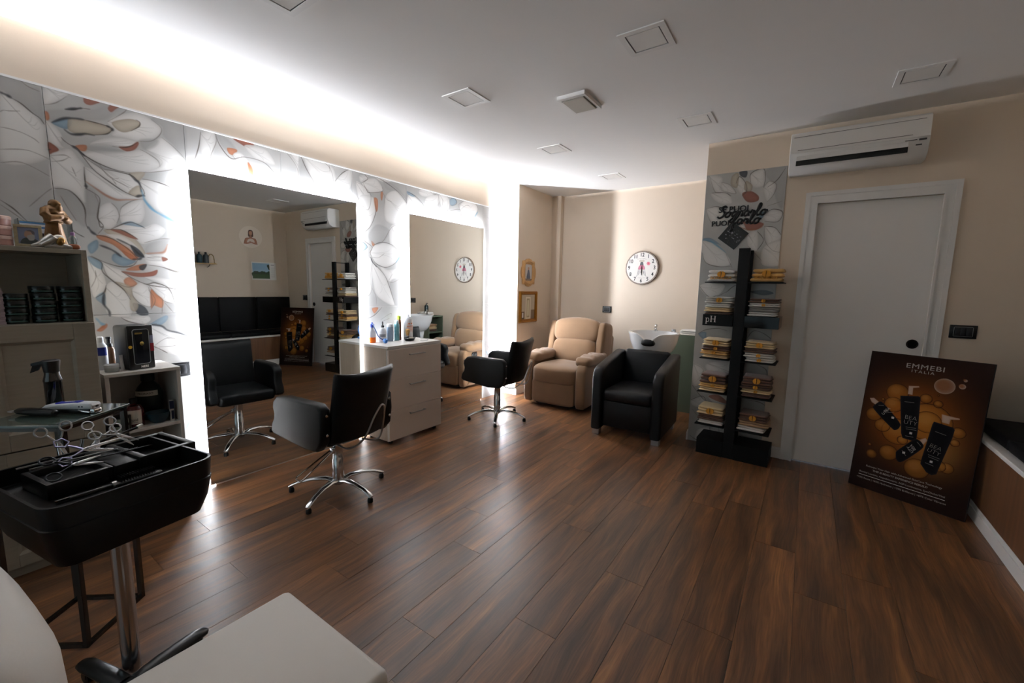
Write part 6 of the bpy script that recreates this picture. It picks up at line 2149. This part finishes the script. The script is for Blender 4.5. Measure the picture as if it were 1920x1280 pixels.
for x, w, hh in ((0.0, 0.005, 0.004), (0.03, 0.008, 0.006), (0.09, 0.006, 0.005), (0.10, 0.012, 0.004), (0.12, 0.016, 0.005), (L - 0.01, 0.016, 0.005), (L, 0.010, 0.003)):
    R.append([(x, w * math.cos(q), 0.009 + hh * math.sin(q)) for q in [2 * PI * i / 12 for i in range(12)]])
g.rings(R)
obj('body', g, m_black, t)
g = G()
for k in range(13):
    for j in range(4):
        xx_, yy_ = 0.112 + k * (L - 0.125) / 13, -0.011 + 0.0073 * j
        g.cyl((xx_, yy_, 0.012), (xx_, yy_, 0.030), 0.0011, 0.0014, n=5)
o = obj('bristles', g, m_gun, t, smooth=False); o['kind'] = 'stuff'
g = G(); g.cyl((0.092, 0, 0.009), (0.103, 0, 0.009), 0.0105, n=14)
obj('ferrule', g, m_steel, t)
t = thing('straight_razor', 'black razor with steel collar in the front trough of the tray', 'razor', (*tr(0.135, -0.18), z1 - 0.052), TROT + 86)
g = G(); g.box(0, -0.006, 0.0, 0.13, 0.006, 0.008, b=0.003)
obj('handle', g, m_black, t)
g = G(); g.box(0.13, -0.0065, 0.0, 0.165, 0.0065, 0.007, b=0.002)
obj('collar', g, m_steel, t)
t = thing('nail_file', 'thin tool with white cap in the rear trough of the tray', 'tool', (*tr(-0.185, 0.02), z1 - 0.012), TROT + 88)
g = G(); g.cyl((0, 0, 0.004), (0.135, 0, 0.030), 0.0045, n=12)
obj('shaft', g, m_black, t)
g = G(); g.cyl((0.135, 0, 0.030), (0.152, 0, 0.0333), 0.008, n=14)
obj('cap', g, m_w, t)
t = thing('hair_clip', 'flat steel sectioning clip standing in the rear trough of the tray', 'clip', (*tr(-0.186, -0.015), z1 - 0.045), TROT)
g = G(); g.box(-0.006, -0.0015, 0.0, 0.006, 0.0015, 0.068, b=0.0007, seg=1, M=rot('X', -12)); g.box(-0.006, 0.0035, 0.0, 0.006, 0.0065, 0.066, b=0.0007, seg=1, M=rot('X', -12))
obj('jaw', g, m_steel, t, smooth=False)

# ------------------------------------------------------------------ white chair in the foreground
m_wh = mat('white_leatherette', '#dcd8d2', 0.5, var=0.02, bump=0.06, bscale=240)
t = thing('white_chair', 'white upholstered stool chair cut off by the lower left corner', 'chair', (-0.965, 0.32, 0), 0)
g = G(); g.box(-0.232, -0.26, 0.448, 0.232, 0.262, 0.503, b=0.020, seg=4)
g.warp(lambda x, y, z: (x, y, z + (0.006 * (1 - (x / 0.232) ** 2) * (1 - ((y) / 0.262) ** 2) if z > 0.48 else 0)))
obj('seat_cushion', g, m_wh, t, ang=60)
g = G(); g.box(-0.234, -0.262, 0.425, 0.246, 0.266, 0.4475, b=0.006, seg=2)
obj('seat_base', g, m_wh, t)
g = G()
R = []
for z, hw, th in ((0.56, 0.20, 0.035), (0.60, 0.235, 0.055), (0.72, 0.255, 0.066), (0.82, 0.258, 0.068), (0.87, 0.252, 0.066), (0.90, 0.235, 0.056), (0.917, 0.20, 0.036), (0.922, 0.15, 0.016)):
    R.append([(math.copysign(abs(math.cos(a)) ** 0.55, math.cos(a)) * hw * 1.06, -0.300 + math.copysign(abs(math.sin(a)) ** 0.75, math.sin(a)) * th * 1.1 - 0.012 * (math.cos(a)) ** 2, z + 0.012) for a in [2 * PI * k / 40 for k in range(40)]])
g.rings(R, M=rot('Z', 4, (0.2, -0.30, 0)))
obj('backrest', g, m_wh, t, ang=180)
for s in (-1, 1):
    g = G(); g.tube([(s * 0.15, -0.20, 0.43), (s * 0.15, -0.30, 0.44), (s * 0.15, -0.335, 0.50), (s * 0.15, -0.335, 0.62)], 0.012)
    obj('back_support', g, m_chrome, t)
g = G(); g.lathe([(0.19, 0.0), (0.19, 0.012), (0.05, 0.022), (0.03, 0.03), (0.03, 0.38), (0.09, 0.424)], n=32)
obj('pedestal', g, m_chrome, t)
